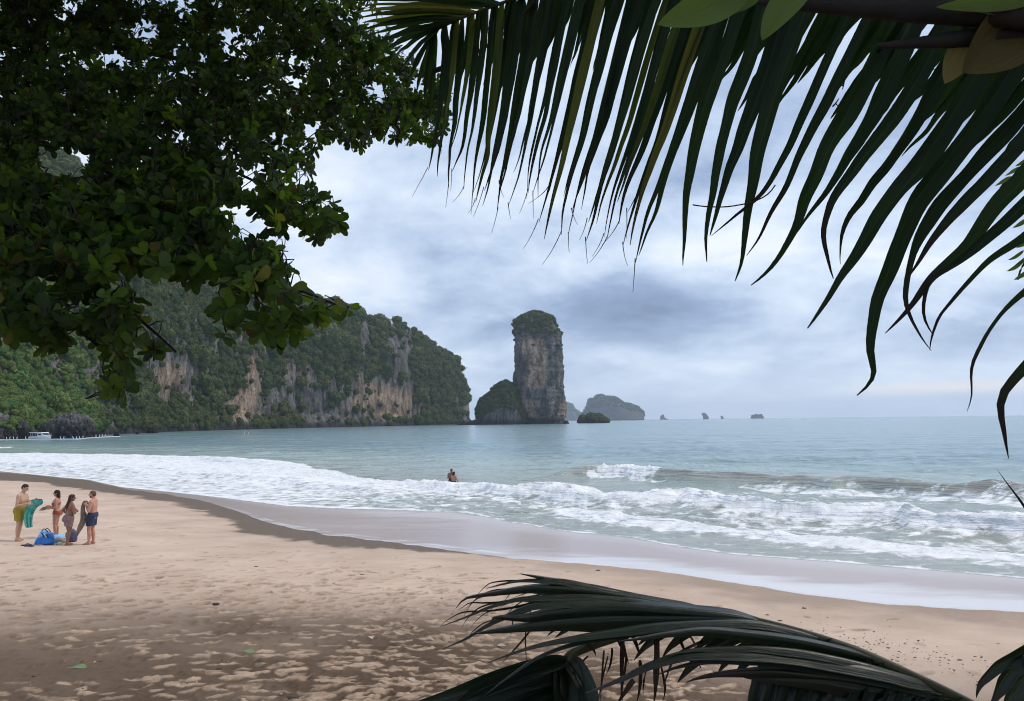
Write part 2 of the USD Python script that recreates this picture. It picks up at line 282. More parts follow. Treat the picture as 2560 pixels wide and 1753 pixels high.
def rock_mat(name, k=1.0, warm=0.5, bright=1.0, tan=None):
    b = bright; c = bright if tan is None else tan
    return mat(name, {
        'g': ('geometry', {}), 'mp': ('mapping', {'scale': (0.17 * k, 0.17 * k, 0.050 * k)}),
        'wm': ('attribute', {'attribute': 'warm'}),
        'n1': ('noise_texture', {'scale': 1.0, 'detail': 8.0, 'roughness': 0.65, 'distortion': 0.4}),
        'n2': ('noise_texture', {'scale': 0.045 * k, 'detail': 4.0, 'roughness': 0.6}),
        'n3': ('noise_texture', {'scale': 0.6 * k, 'detail': 6.0, 'roughness': 0.7}),
        'grey': ('rgb_ramp', {'ramp': [(0.34, (0.035 * b, 0.035 * b, 0.037 * b)), (0.47, (0.12 * b, 0.118 * b, 0.118 * b)), (0.58, (0.21 * b, 0.20 * b, 0.19 * b)), (0.72, (0.34 * b, 0.31 * b, 0.28 * b))]}),
        'tan': ('rgb_ramp', {'ramp': [(0.34, (0.06 * c, 0.045 * c, 0.036 * c)), (0.46, (0.23 * c, 0.160 * c, 0.110 * c)), (0.58, (0.38 * c, 0.290 * c, 0.220 * c)), (0.72, (0.48 * c, 0.41 * c, 0.345 * c))]}),
        'wa': ('math', {'math_type': 'add'}), 'wr': ('map_range', {'range_type': 'smoothstep', 'from_min': 0.72, 'from_max': 1.12, 'clamp': True}),
        'm': ('mix_color', {}), 'sp': ('rgb_ramp', {'ramp': [(0.38, (0.22, 0.22, 0.22)), (0.53, (1, 1, 1))]}), 'sm': ('mix_color', {'blend_type': 'multiply', 'fac': 0.9}), 'sx': ('separate_xyz', {}), 'tide': ('map_range', {'range_type': 'smoothstep', 'from_min': 2.0, 'from_max': 7.5, 'to_min': 0.28, 'to_max': 1.0, 'clamp': True}), 'tm': ('mix_color', {'blend_type': 'multiply', 'fac': 1.0}),
        'b': ('bump', {'strength': 0.9, 'distance': 1.6 / k}),
        'p': ('principled_bsdf', {'roughness': 0.9, 'specular_ior_level': 0.2})},
        [('g.position', 'mp.vector'), ('mp.vector', 'n1.vector'), ('g.position', 'n2.vector'), ('g.position', 'n3.vector'), ('n1.fac', 'grey.fac'), ('n1.fac', 'tan.fac'),
         ('n2.fac', 'wa.value1'), ('wm.fac', 'wa.value2'), ('wa.value', 'wr.value'), ('wr.result', 'm.fac'), ('grey.color', 'm.a'), ('tan.color', 'm.b'),
         ('n3.fac', 'sp.fac'), ('m.result', 'sm.a'), ('sp.color', 'sm.b'), ('g.position', 'sx.vector'), ('sx.z', 'tide.value'), ('sm.result', 'tm.a'), ('tide.result', 'tm.b'), ('tm.result', 'p.base_color'), ('n1.fac', 'b.height'), ('b.normal', 'p.normal')])
M_rock = rock_mat('limestone', bright=0.74, tan=0.95)
M_pillar = rock_mat('pillar_limestone', bright=0.74, tan=1.2)
M_boulder = rock_mat('boulder_stone', 6.0, bright=0.75)
def veg_mat(name, cols, var=0.35):
    return mat(name, {
        'o': ('object_info', {}), 'g': ('geometry', {}), 'n': ('noise_texture', {'scale': 0.30, 'detail': 4.0, 'roughness': 0.7}),
        'n2': ('noise_texture', {'scale': 0.018, 'detail': 3.0}),
        'ad': ('math', {'math_type': 'multiply_add', 'value2': 0.45}), 'ad2': ('math', {'math_type': 'multiply_add', 'value2': 0.9, 'value3': -0.22}), 'ad3': ('math', {'math_type': 'add'}),
        'r': ('rgb_ramp', {'ramp': cols}),
        'p': ('principled_bsdf', {'roughness': 0.7, 'specular_ior_level': 0.25}), 't': ('translucent_bsdf', {}), 'm': ('mix_closure', {'fac': 0.2})},
        [('g.position', 'n.vector'), ('g.position', 'n2.vector'), ('o.random', 'ad.value1'), ('n.fac', 'ad2.value1'), ('ad2.value', 'ad.value3'), ('ad.value', 'ad3.value1'), ('ad3.value', 'r.fac'),
         ('r.color', 'p.base_color'), ('r.color', 't.color'), ('p.BSDF', 'm.closure1'), ('t.BSDF', 'm.closure2')], surface='m.closure')
M_veg = veg_mat('jungle_leaves', [(0.0, (0.014, 0.030, 0.014)), (0.4, (0.028, 0.056, 0.020)), (0.7, (0.050, 0.088, 0.026)), (1.0, (0.10, 0.12, 0.038))])
M_veg2 = veg_mat('slope_leaves', [(0.0, (0.018, 0.055, 0.020)), (0.4, (0.035, 0.105, 0.025)), (0.75, (0.065, 0.155, 0.034)), (1.0, (0.14, 0.19, 0.045))])

# ------------------------------------------------------------------ shoreline curves (pixels of the photograph -> places on the beach)
DRY = np.array([(0, 1201), (110, 1207), (204, 1226), (265, 1234), (419, 1256), (485, 1270), (529, 1284), (584, 1317), (661, 1344), (772, 1361), (937, 1375), (1130, 1384), (1280, 1399), (1401, 1408), (1611, 1427), (1831, 1460), (1997, 1488), (2217, 1515), (2382, 1526), (2560, 1535)], float)
FOAM = np.array([(0, 1179), (220, 1201), (298, 1220), (496, 1240), (717, 1267), (882, 1274), (1047, 1278), (1213, 1289), (1280, 1307), (1445, 1333), (1583, 1345), (1693, 1369), (1831, 1389), (2107, 1408), (2327, 1427), (2560, 1449)], float)
FILM = np.array([(0, 1179), (220, 1201), (298, 1220), (420, 1236), (496, 1251), (606, 1284), (705, 1317), (827, 1338), (1047, 1365), (1141, 1380), (1280, 1398.5), (1401, 1407.5), (1611, 1426.5), (1831, 1459.5), (1997, 1487.5), (2217, 1514.5), (2382, 1525.5), (2560, 1534.5)], float)
TOPF = np.array([(0, 1133), (250, 1135), (500, 1142), (700, 1157), (850, 1184), (950, 1203), (1280, 1228), (1500, 1246), (1600, 1252), (1700, 1236), (1760, 1245), (1850, 1272), (2050, 1288), (2200, 1286), (2300, 1308), (2560, 1323)], float)
def world_line(pxs, z, left, right):
    w = ground(pxs[:, 0], pxs[:, 1], z)[:, :2]
    return np.vstack([left, w, right])
LEFT = np.array([(-260.0, 215), (-150, 150), (-78, 92)]); RIGHT = np.array([(13.5, 13.2), (22, 5), (42, -18), (120, -100)])
dry_w = world_line(DRY, 0.12, LEFT, RIGHT)
foam_w = world_line(FOAM, 0.0, LEFT + [3, 9], RIGHT + [2.4, 2.4])
film_w = world_line(FILM, 0.10, LEFT + [2.5, 8.5], RIGHT + [0.05, 0.05])
dry_line = shapely.LineString(dry_w)
land_poly = shapely.Polygon(np.vstack([dry_w, [(120, -900), (-900, -900), (-900, 215)]]))
def shore_d(x, y):
    pts = shapely.points(np.ravel(x), np.ravel(y))
    d = shapely.distance(pts, dry_line); s = shapely.contains_xy(land_poly, np.ravel(x), np.ravel(y))
    return (np.where(s, 1, -1) * d).reshape(np.shape(x))
def sand_base(d, x, y):
    up = 0.12 + 0.056 * np.minimum(np.maximum(d, 0), 12) + 0.02 * np.maximum(d - 12, 0)
    up = np.minimum(up, 1.9)
    dn = np.minimum(d, 0); dn = 0.022 * np.maximum(dn, -8) + 0.05 * np.minimum(dn + 8, 0)
    near = 1.6 * smooth01(np.hypot(x, y + 1.0), 7.6, 1.5)
    return np.maximum(up + dn * (d < 0), -6.0) + near

# ------------------------------------------------------------------ beach
az = np.radians(np.concatenate([np.linspace(-180, -60, 40, endpoint=False), np.linspace(-60, -35.5, 60, endpoint=False), np.linspace(-35.5, 35.5, 780), np.linspace(35.5, 60, 60)[1:], np.linspace(60, 180, 41)[1:]]))
rr = np.concatenate([[0.3, 1, 2, 3, 4, 5, 6, 7], 1 / np.linspace(1 / 7.6, 1 / 16.0, 250, endpoint=False), 1 / np.linspace(1 / 16.0, 1 / 75.0, 420), [90, 120, 170, 240, 320, 450, 700, 1200, 2500]])
A, Rr = np.meshgrid(az, rr, indexing='xy')
X, Y = Rr * np.sin(A), Rr * np.cos(A)
D = shore_d(X, Y)
Z = sand_base(D, X, Y)
fine = smooth01(Rr, 90, 40)
dryness = smooth01(D, 0.3, 4.0)
P3 = np.stack([X, Y, np.zeros_like(X)], -1)
big = fbm(P3 * 0.35, 3, 11) - 0.5
mid = fbm(P3 * [1.6, 1.9, 1], 3, 12) - 0.5
sm = fbm(P3 * 5.5, 2, 13) - 0.5
trod_shade = smooth01(D, 2.2, 7.0) * smooth01(fbm(P3 * 0.22, 3, 14) + 0.010 * (-X) , 0.26, 0.62)
Z = Z + fine * dryness * (0.06 * big + (0.012 + 0.020 * trod_shade) * mid + (0.004 + 0.007 * trod_shade) * sm)
# footprints and hollows: pressed, with a small rim
scuff_shade = np.zeros_like(X); flake = np.zeros_like(X)
n_dents = 0
for _ in range(6800):
    a0 = math.radians(rng.uniform(-35, 35)); r0 = 1 / rng.uniform(1 / 45.0, 1 / 8.5)
    x0, y0 = r0 * math.sin(a0), r0 * math.cos(a0)
    ia, ir = np.searchsorted(az, a0), np.searchsorted(rr, r0)
    ia, ir = min(ia, len(az) - 1), min(ir, len(rr) - 1)
    dd = D[ir, ia]
    if dd < 1.2 or rng.random() > 0.04 + 0.30 * smooth01(x0, 5, -2) + 0.75 * trod_shade[ir, ia] * smooth01(x0, 8, 0): continue
    L, w, dp = rng.uniform(0.11, 0.17), rng.uniform(0.05, 0.09), rng.uniform(0.009, 0.024) * (0.45 + 1.15 * smooth01(r0, 10, 22))
    if rng.random() < 0.25: L, w = L * 1.4, w * 1.6
    ang = rng.normal(0.75, 0.8)
    wa = int(2.2 * L / (r0 * math.radians(71 / 780))) + 1
    i0, i1 = max(0, ir - 40), min(len(rr), ir + 40)
    i0 = np.searchsorted(rr, r0 - 2.2 * L); i1 = np.searchsorted(rr, r0 + 2.2 * L) + 1
    sl = np.s_[i0:i1, max(0, ia - wa):ia + wa + 1]
    dx, dy = X[sl] - x0, Y[sl] - y0
    p, q = dx * math.cos(ang) + dy * math.sin(ang), -dx * math.sin(ang) + dy * math.cos(ang)
    e = np.sqrt((p / L) ** 2 + (q / w) ** 2)
    scuff_shade[sl] = np.maximum(scuff_shade[sl], np.exp(-e ** 4) * rng.uniform(.1, .6) * smooth01(r0, 10, 15))  # hollows coloured darker: footprint shade painted in with bared damp sand
    Z[sl] += -dp * np.exp(-e ** 4) + 0.55 * dp * np.exp(-((e - 1.25) / 0.32) ** 2)
# dry pale sand kicked up beside the footprints: thin crescents that lie in rows
for row in range(330):
    a0 = math.radians(rng.uniform(-35, 12)); r0 = 1 / rng.uniform(1 / 23.0, 1 / 8.8); ang0 = rng.normal(0.12, .25); step = rng.uniform(.45, .75)
    for k in range(rng.integers(2, 8)):
        x0, y0 = r0 * math.sin(a0) + k * step * math.cos(ang0) + rng.normal(0, .10), r0 * math.cos(a0) + k * step * math.sin(ang0) + rng.normal(0, .08)
        rk, ak = math.hypot(x0, y0), math.atan2(x0, y0)
        if rk < 8 or abs(ak) > .6: continue
        ia = int(np.searchsorted(az, ak)); L, w = rng.uniform(.09, .24), rng.uniform(.035, .085)
        i0, i1 = np.searchsorted(rr, rk - 2 * L), np.searchsorted(rr, rk + 2 * L) + 1; wa = int(2 * L / (rk * math.radians(71 / 780))) + 1
        sl = np.s_[i0:i1, max(0, ia - wa):ia + wa + 1]
        if D[min(i0, len(rr) - 1), min(ia, len(az) - 1)] < 3: continue
        dx, dy = X[sl] - x0, Y[sl] - y0; an_ = ang0 + rng.normal(0, .3); pp_, qq_ = dx * math.cos(an_) + dy * math.sin(an_), -dx * math.sin(an_) + dy * math.cos(an_)
        e = np.sqrt((pp_ / L) ** 2 + ((qq_ - .5 * w * (pp_ / L) ** 2) / w) ** 2) + 0.55 * (mid[sl] + sm[sl])
        m_ = smooth01(e, 1.05, .75); flake[sl] = np.maximum(flake[sl], m_ * rng.uniform(.5, 1)); Z[sl] += .010 * m_
wetn = (fbm(P3 * [0.5, 0.5, 1], 3, 15) - 0.5) + 0.8 * (fbm(P3 * [1.7, 1.7, 1], 3, 16) - 0.5)
PX, PY, PD = proj(np.stack([X, Y, np.full_like(X, 0.12)], -1))
rightside = smooth01(X, -4, 6)
wet = smooth01(D + 1.5 * wetn * (1 - rightside), 0.45 - 0.6 * rightside, -0.35 - 0.5 * rightside)
damp = 0.50 * smooth01(D + 2.0 * wetn, 3.2, 0.0) * (0.35 + 0.65 * rightside)
wet = np.maximum(wet, damp)
V = np.stack([X, Y, Z], -1).reshape(-1, 3)
beach = mesh('beach', (V, grid_faces(len(rr), len(az))[:, ::-1]), M_sand, smooth=True, attrs={'wet': wet.ravel(), 'trod_shade': np.clip((0.62 + 0.38 * trod_shade) * smooth01(Rr + 0.30 * X + 5 * (fbm(P3 * .3, 3, 18) - .5), 18.5, 11.0), 0, 1).ravel(), 'scuff_shade': (scuff_shade * (1 - wet)).ravel(), 'flake': flake.ravel()},  # darkens towards the viewer: painted tree shade over trodden damp sand
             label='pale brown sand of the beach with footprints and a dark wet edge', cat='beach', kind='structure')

# ------------------------------------------------------------------ sea
def by_az(w):
    a = np.arctan2(w[:, 0], w[:, 1]); r = np.hypot(w[:, 0], w[:, 1]); k = np.argsort(a); return a[k], r[k]
saz = np.radians(np.concatenate([np.linspace(-50, -35.5, 60, endpoint=False), np.linspace(-35.5, 35.5, 860), np.linspace(35.5, 76, 90)[1:]]))
r_edge = np.interp(saz, *by_az(film_w))
edge_n = fbm(np.stack([saz * 60, saz * 0, saz * 0], -1), 3, 21) - 0.5
r_edge = r_edge * (1 + (0.010 + 0.03 * smooth01(-saz, 0.0, 0.3)) * edge_n)
T = np.concatenate([np.linspace(0, 1, 330), []])
inv = (1 / r_edge)[None, :] * (1 - T[:, None]) + (1 / 300.0) * T[:, None]
far = 300 * (12500 / 300) ** (np.linspace(0, 1, 70)[1:] ** 1.0)
SR = np.vstack([1 / inv, np.broadcast_to(far[:, None], (len(far), len(saz)))])
SX, SY = SR * np.sin(saz)[None], SR * np.cos(saz)[None]
SD = shore_d(SX, SY)
SZs = sand_base(SD, SX, SY)
spx, spy, sdep = proj(np.stack([SX, SY, np.zeros_like(SX)], -1))
sp3 = np.stack([SX, SY, np.zeros_like(SX)], -1)
s1 = fbm(sp3 * [0.25, 0.25, 1], 3, 31); s2 = fbm(sp3 * [0.9, 0.9, 1], 3, 32); s3 = fbm(sp3 * [3, 3, 1], 3, 33)
def on(curve, x): return np.interp(x, curve[:, 0], curve[:, 1])
ytop, yfoam, yfilm = on(TOPF, spx), on(FOAM, spx), on(FILM, spx)
# for places outside the picture use the distance from the shore instead
out_r = smooth01(spx, 2560, 3000); out_l = smooth01(-spx, 0, 500)
band = (spy - ytop) / np.maximum(yfoam - ytop, 1)          # 0 at the outer edge of the white water, 1 at its beach edge
inband = smooth01(band, -0.03, 0.06) * smooth01(band, 1.015, 0.985)
# bores: pixel crest lines, height in metres
def crest(pts, A, sf, sb):
    w = ground(np.array(pts, float)[:, 0], np.array(pts, float)[:, 1], 0.2)[:, :2]
    return shapely.LineString(w), A, sf, sb
W1 = [(800, 1190), (900, 1203), (1000, 1217), (1150, 1229), (1280, 1240), (1450, 1256), (1600, 1264), (1720, 1258), (1850, 1290), (2050, 1305), (2200, 1306), (2300, 1328), (2560, 1345), (2800, 1362), (3200, 1390)]
W2 = [(1330, 1199), (1420, 1194), (1560, 1192), (1660, 1201), (1720, 1205), (1900, 1214), (2100, 1223), (2300, 1232), (2440, 1245), (2560, 1257), (2800, 1272), (3200, 1300)]
W0 = [(-600, 1146), (0, 1140), (250, 1142), (500, 1149), (750, 1170), (860, 1194)]
W3 = [(1700, 1150), (2000, 1154), (2300, 1158), (2500, 1164), (3000, 1175)]
WL = [(-500, 1172), (0, 1158), (300, 1175), (600, 1198), (900, 1228), (1100, 1246)]
wave = np.zeros_like(SX); face = np.zeros_like(SX)
nearmask = SR < 200
def crest_q(line_pts):
    line = shapely.LineString(ground(np.array(line_pts, float)[:, 0], np.array(line_pts, float)[:, 1], 0.0)[:, :2])
    q = np.full(SX.shape, 1e3); pts = shapely.points(SX[nearmask], SY[nearmask])
    d = shapely.distance(pts, line)
    yl = on(np.array(line_pts, float), spx[nearmask])
    q[nearmask] = d * np.where(spy[nearmask] > yl, 1, -1)
    return q
def fade(pts, e0, e1):
    x0, x1 = pts[0][0], pts[-1][0]
    return smooth01(spx, x0, x0 + e0) * (1 - smooth01(spx, x1 - e1, x1))
qs = {}
for key, pts, Amp, sf, sb, e0, e1 in (('w1', W1, 0.68, 0.85, 2.0, 560, 300), ('w2', W2, 0.80, 1.0, 2.4, 120, 300), ('w0', W0, 0.35, 1.6, 4.0, 300, 200), ('w3', W3, 0.22, 2.5, 3.5, 300, 300), ('wl', WL, 0.28, 1.2, 3.0, 300, 200)):
    q = crest_q(pts) + 1.3 * (s1 - 0.5) * 2
    qs[key] = q
    h = Amp * (0.72 + 0.56 * s1) * np.where(q > 0, np.exp(-(q / sf) ** 2), np.exp(-(q / sb) ** 2)) * fade(pts, e0, e1)
    wave += h; face += h * (q > 0)
far_f = smooth01(SR, 420, 60)
sw = np.sin((SD + 6 * (s1 - 0.5)) * 2 * np.pi / 11.0 + 3 * s1) * 0.45 * (fbm(sp3 * [0.06, 0.09, 1], 3, 39) - 0.25)
chop = 0.42 * (fbm(sp3 * [0.14, 0.40, 1], 4, 35) - 0.5) * far_f + 0.22 * (fbm(sp3 * [0.5, 1.1, 1], 3, 36) - 0.5) * smooth01(SR, 200, 40)
foam = np.zeros_like(SX)
nearbore = np.exp(-np.clip(band, 0, 2) / 0.33)
W4 = [(1300, 1268), (1500, 1292), (1700, 1312), (1900, 1340), (2100, 1362), (2300, 1378), (2560, 1398), (2800, 1412)]
q4 = crest_q(W4) + 2.0 * (s1 - 0.5)
foam += inband * (0.30 + 0.52 * nearbore + 0.26 * smooth01(SX, 4, -16) + 0.45 * np.exp(-((q4 - 0.4) / 0.9) ** 2) * smooth01(spx, 1300, 1500))
foam += inband * 0.30 * np.exp(-((band - 0.985) / 0.03) ** 2)
foam = np.maximum(foam, 0.95 * np.exp(-(np.clip(qs['w1'] - 0.2, -9, 9) / np.where(qs['w1'] > 0.2, 1.1, 0.55)) ** 2) * fade(W1, 80, 10) * smooth01(spx, 820, 900))
blob = np.exp(-(((spx - 1572 + 90 * (s2 - 0.5)) / 100) ** 4)) * np.exp(-((qs['w2'] - 0.3) / (1.2 + 1.2 * s2)) ** 2) * (0.6 + 0.7 * s3)
foam = np.maximum(foam, 1.0 * blob)
lace = smooth01(spx, 1660, 1950) * np.exp(-((qs['w2'] - 1.9) / 1.5) ** 2) * 0.66 + 0.25 * smooth01(spx, 2420, 2500) * np.exp(-((qs['w2'] - 0.1) / 0.9) ** 2)
foam = np.maximum(foam, lace * (1 - smooth01(spx, 3000, 3200)))
mid_z = smooth01(spx, 1250, 1700) * smooth01(spy, 1205, 1225) * (1 - inband) * smooth01(ytop - spy, -2, 4)
foam = np.maximum(foam, 0.36 * mid_z)
foam = np.maximum(foam, 0.62 * np.exp(-((spy - 1119) / 3.0) ** 2) * smooth01(spx, 55, 20))
foam *= (1 - 0.0 * out_r)
wl = smooth01(band, 1.0, 0.9)
Zw = (wave + sw * 0.6 * smooth01(-SD, 10, 30) * far_f + chop * smooth01(-SD, 4, 14)) + inband * (0.10 * (s2 - 0.4) + 0.07 * (s3 - 0.5)) * smooth01(-SD, 4, 9)
Zw += foam * np.exp(-np.abs(qs['w1']) / 1.0) * 0.30 * (s3 - 0.4) + blob * 0.35 * (s3 - 0.35)
lift = np.r_[-0.006, 0.0, 0.006, 0.012, np.full(len(SX) - 4, 0.012)][:, None]
Zw += 0.16 * np.exp(-(q4 / 0.7) ** 2) * smooth01(spx, 1300, 1500) * smooth01(-SD, 3, 6) * (0.5 + s2)
SZ = np.maximum(SZs + lift, Zw * smooth01(-SD, 2.0, 6.0))
film = smooth01(band, 0.985, 1.03) * (SD > -14)
film = np.where(spx < 0, smooth01(SD, -9, -6), film)
fband = np.clip((spy - yfoam) / np.maximum(yfilm - yfoam, 1), 0, 1)
streak = fbm(sp3 * [0.5, 1.6, 1] @ np.array([[math.cos(.6), math.sin(.6), 0], [-math.sin(.6), math.cos(.6), 0], [0, 0, 1]]), 4, 37)
mstart = np.interp(spx, [1100, 1300, 1700, 2560], [0.85, 0.66, 0.52, 0.42])
milk = film * smooth01(spx, 1080, 1420) * smooth01(fband + 0.55 * (streak - 0.5), mstart, mstart + 0.42) * 0.72
milk = np.maximum(milk, 0.75 * film * smooth01(spx, 480, 700) * np.exp(-((fband - 0.975) / 0.03) ** 2) * smooth01(streak, 0.38, 0.6))
milk = np.maximum(milk, 0.25 * film * smooth01(fband, 0.35, 0.0))
foam = np.where(film > 0.5, foam * 0, foam)
turb = smooth01(-SD, 75, 6)
turb = np.clip(turb * 0.8 + 0.24 * face / 0.4 * smooth01(SR, 120, 30) + 0.15 * (s1 - 0.5), 0, 1)
keep = np.ones(SX.shape, bool)
sea = mesh('sea', (np.stack([SX, SY, SZ], -1).reshape(-1, 3), grid_faces(*SX.shape)[:, ::-1]), M_sea, smooth=True,
           attrs={'foam': foam.ravel(), 'milk': milk.ravel(), 'film': film.ravel(), 'turb': turb.ravel()},
           label='grey green sea with breaking white waves and thin wash on the sand', cat='sea', kind='structure')
def sand_z(x, y):
    x, y = np.atleast_1d(np.asarray(x, float)), np.atleast_1d(np.asarray(y, float))
    return sand_base(shore_d(x, y), x, y)
def on_sand(px, py):
    z = 0.4
    for _ in range(12):
        p = ground(px, py, z); z = float(sand_z(p[0], p[1])[0])
    return np.array([p[0], p[1], z])

# ------------------------------------------------------------------ headland
def foliage_proto(seed, n=420, flat=0.85):
    r = np.random.default_rng(seed)
    s = trimesh.creation.icosphere(2); v = s.vertices * (0.55 + 0.55 * fbm(s.vertices * 1.7 + seed * 5, 3, seed))[:, None] * [1, 1, flat]
    cards = []
    d = r.normal(size=(n, 3)); d[:, 2] = np.abs(d[:, 2]) * 1.1 - 0.35; d /= np.linalg.norm(d, axis=1, keepdims=True)
    rad = (0.62 + 0.55 * fbm(d * 1.7 + seed * 5, 3, seed)) * r.uniform(0.86, 1.12, n)
    c = d * rad[:, None] * [1, 1, flat]
    a = r.normal(size=(n, 3)); a -= 0.6 * (a * d).sum(1, keepdims=True) * d; a /= np.linalg.norm(a, axis=1, keepdims=True)
    b = np.cross(d + r.normal(size=(n, 3)) * 0.45, a); b /= np.linalg.norm(b, axis=1, keepdims=True)
    sz = r.uniform(0.09, 0.19, n)[:, None]
    q = np.stack([c - a * sz, c + b * sz * 0.6, c + a * sz, c - b * sz * 0.6], 1).reshape(-1, 3)
    k = np.arange(n)[:, None] * 4
    f = np.vstack([k + [0, 1, 2], k + [0, 2, 3]])
    return np.vstack([v, q]), np.vstack([s.faces, f + len(v)])
def instancer(name, protos, mats, pos, scale, which, parent=None, label=None, cat=None, kind=None, rot=None):
    path = path_for(name, parent)
    pi = UsdGeom.PointInstancer.Define(stage, path)
    base = np.zeros(3) if parent is None else LOC[str(parent.GetPath())]
    targets = []
    for i, p in enumerate(protos):
        pp = f'{path}/clump_{i:03d}'
        g = UsdGeom.Mesh.Define(stage, pp); v, f = p
        g.CreatePointsAttr(Vt.Vec3fArray.FromNumpy(v.astype(np.float32))); g.CreateFaceVertexCountsAttr(Vt.IntArray.FromNumpy(np.full(len(f), 3, np.int32)))
        g.CreateFaceVertexIndicesAttr(Vt.IntArray.FromNumpy(f.astype(np.int32).ravel())); g.CreateSubdivisionSchemeAttr('none')
        UsdShade.MaterialBindingAPI.Apply(g.GetPrim()).Bind(mats[i]); targets.append(pp)
    for t in targets: pi.CreatePrototypesRel().AddTarget(t)
    pi.CreatePositionsAttr(Vt.Vec3fArray.FromNumpy((pos - base).astype(np.float32)))
    pi.CreateScalesAttr(Vt.Vec3fArray.FromNumpy(scale.astype(np.float32)))
    pi.CreateProtoIndicesAttr(Vt.IntArray.FromNumpy(np.asarray(which, np.int32)))
    ang = rng.uniform(0, 2 * np.pi, len(pos)) / 2
    pi.CreateOrientationsAttr(Vt.QuathArray([Gf.Quath(float(math.cos(a)), 0, 0, float(math.sin(a))) for a in ang]))
    return tag(pi.GetPrim(), label, cat, None, kind)
protos = [foliage_proto(i) for i in range(5)]

HP = np.array([  # column px, distance of the foot, skyline py
    (-900, 190, 330), (-500, 205, 330), (-200, 225, 345), (0, 245, 358), (90, 275, 382), (160, 300, 415), (230, 330, 475), (300, 360, 535), (400, 430, 605), (463, 470, 672), (540, 515, 690),
    (640, 575, 712), (700, 620, 722), (760, 660, 742), (830, 700, 755), (892, 745, 779), (919, 770, 804), (938, 785, 811), (966, 805, 817), (985, 820, 806), (997, 830, 802), (1012, 845, 812), (1024, 860, 822), (1043, 880, 836), (1058, 900, 838),
    (1078, 930, 860), (1109, 980, 876), (1132, 1020, 888), (1151, 1055, 918), (1159, 1070, 948), (1170, 1090, 975), (1174, 1100, 1030)], float)
hpx = np.concatenate([np.linspace(-900, 0, 70, endpoint=False), np.linspace(0, 1100, 520, endpoint=False), np.linspace(1100, 1174, 60)])
hD = PchipInterpolator(HP[:, 0], HP[:, 1])(hpx); htop = np.interp(hpx, HP[:, 0], HP[:, 2])
vv = np.concatenate([np.linspace(-0.02, 1, 130)])
def setback(v):  # share of the height by which the face leans back
    return 0.10 * v + 0.10 * smooth01(v, 0.0, 0.12) + 0.55 * np.clip(v - 0.62, 0, 1) ** 1.5 * 2.2
leftish = smooth01(hpx, 330, 90)
H = np.full(len(hpx), 60.0)
for _ in range(8):
    H = 4.2 + (hD + (setback(1.0) + 0.7 * leftish) * H) * elev(hpx, htop)
H = np.maximum(H, 3)
Vv, Hc = np.meshgrid(vv, H, indexing='ij'); Dc = np.broadcast_to(hD, Vv.shape); Pc = np.broadcast_to(hpx, Vv.shape)
sb = setback(np.clip(Vv, 0, 1)) * Hc + leftish * Hc * 0.7 * np.clip(Vv, 0, 1)
dist = Dc + sb
cx = colx(hpx)[None, :]
HX, HY, HZ = cx * dist, dist.copy(), Vv * Hc
h3 = np.stack([HX, HY, HZ], -1)
hpx2, hpy2, _ = proj(h3)
def gb(cx_, cy_, sx, sy): return np.exp(-((hpx2 - cx_) / sx) ** 2 - ((hpy2 - cy_) / sy) ** 2)
bare = (1.0 * gb(430, 935, 62, 55) + 1.0 * gb(385, 880, 30, 60) + 0.9 * gb(590, 1020, 55, 48) + 1.0 * gb(633, 930, 18, 75) + 0.55 * gb(535, 860, 22, 40) + 0.9 * gb(740, 930, 42, 48)
        + 0.75 * gb(770, 1020, 60, 45) + 1.0 * gb(912, 838, 24, 40) + 1.05 * gb(1000, 890, 34, 70) + 1.1 * gb(1005, 1010, 55, 46) + 0.8 * gb(930, 985, 48, 45) + 0.8 * gb(870, 1030, 60, 35) + 0.9 * gb(1160, 1030, 18, 35) + 0.5 * gb(680, 1000, 30, 40) + 0.4 * gb(820, 950, 20, 60))
foot = smooth01(HZ, 5.5, 1.5)
n_big = fbm(h3 * [0.022, 0.022, 0.018], 4, 41) - 0.5
n_fl = fbm(h3 * [0.10, 0.10, 0.020], 4, 42) - 0.5
n_sm = fbm(h3 * 0.22, 3, 43) - 0.5
push = (16 * n_big + 9 * n_fl + 3.0 * n_sm) * np.clip(Hc / 60, 0.25, 1.2) * (0.25 + 0.75 * smooth01(Vv, 0.0, 0.08))
ridge = np.where(Vv > 0.93, 0.35, 1.0)
# caves and overhangs under the stalactites
cave = gb(430, 985, 60, 28) + 0.7 * gb(700, 1045, 60, 15) + 0.6 * gb(960, 1030, 40, 15) + 0.5 * gb(860, 1050, 30, 12)
push = push * ridge - 9 * cave
HY2 = HY - push; HX2 = HX - push * cx
HZ2 = HZ + np.where(Vv > 0.5, (6 * n_big + 4 * n_sm) * smooth01(Vv, 0.5, 0.9) * np.clip(Hc / 80, 0.2, 1), 0)
back = []
for db, hb in ((60, 0.93), (160, 0.7), (320, 0.3), (420, -0.05)):
    dd_ = dist[-1] + db
    back.append(np.stack([cx[0] * dd_, dd_, H * hb], -1))
hv = np.concatenate([np.stack([HX2, HY2, HZ2], -1), np.array(back)], 0)
warm = np.concatenate([0.10 + 0.55 * np.clip(gb(430, 950, 60, 55) + gb(590, 1015, 60, 55) + gb(635, 900, 30, 110) + 0.6 * gb(740, 930, 45, 50) + 1.0 * gb(1000, 1010, 60, 50) + 0.8 * gb(920, 990, 60, 50) + 0.7 * gb(1165, 1030, 20, 40), 0, 1) - 0.7 * foot, np.zeros((4, len(hpx)))], 0)
headland = mesh('headland', (hv.reshape(-1, 3), grid_faces(hv.shape[0], hv.shape[1])), M_rock, smooth=True, attrs={'warm': warm.ravel()},
                label='long jungle covered limestone headland with bare orange cliffs', cat='headland', kind='structure')
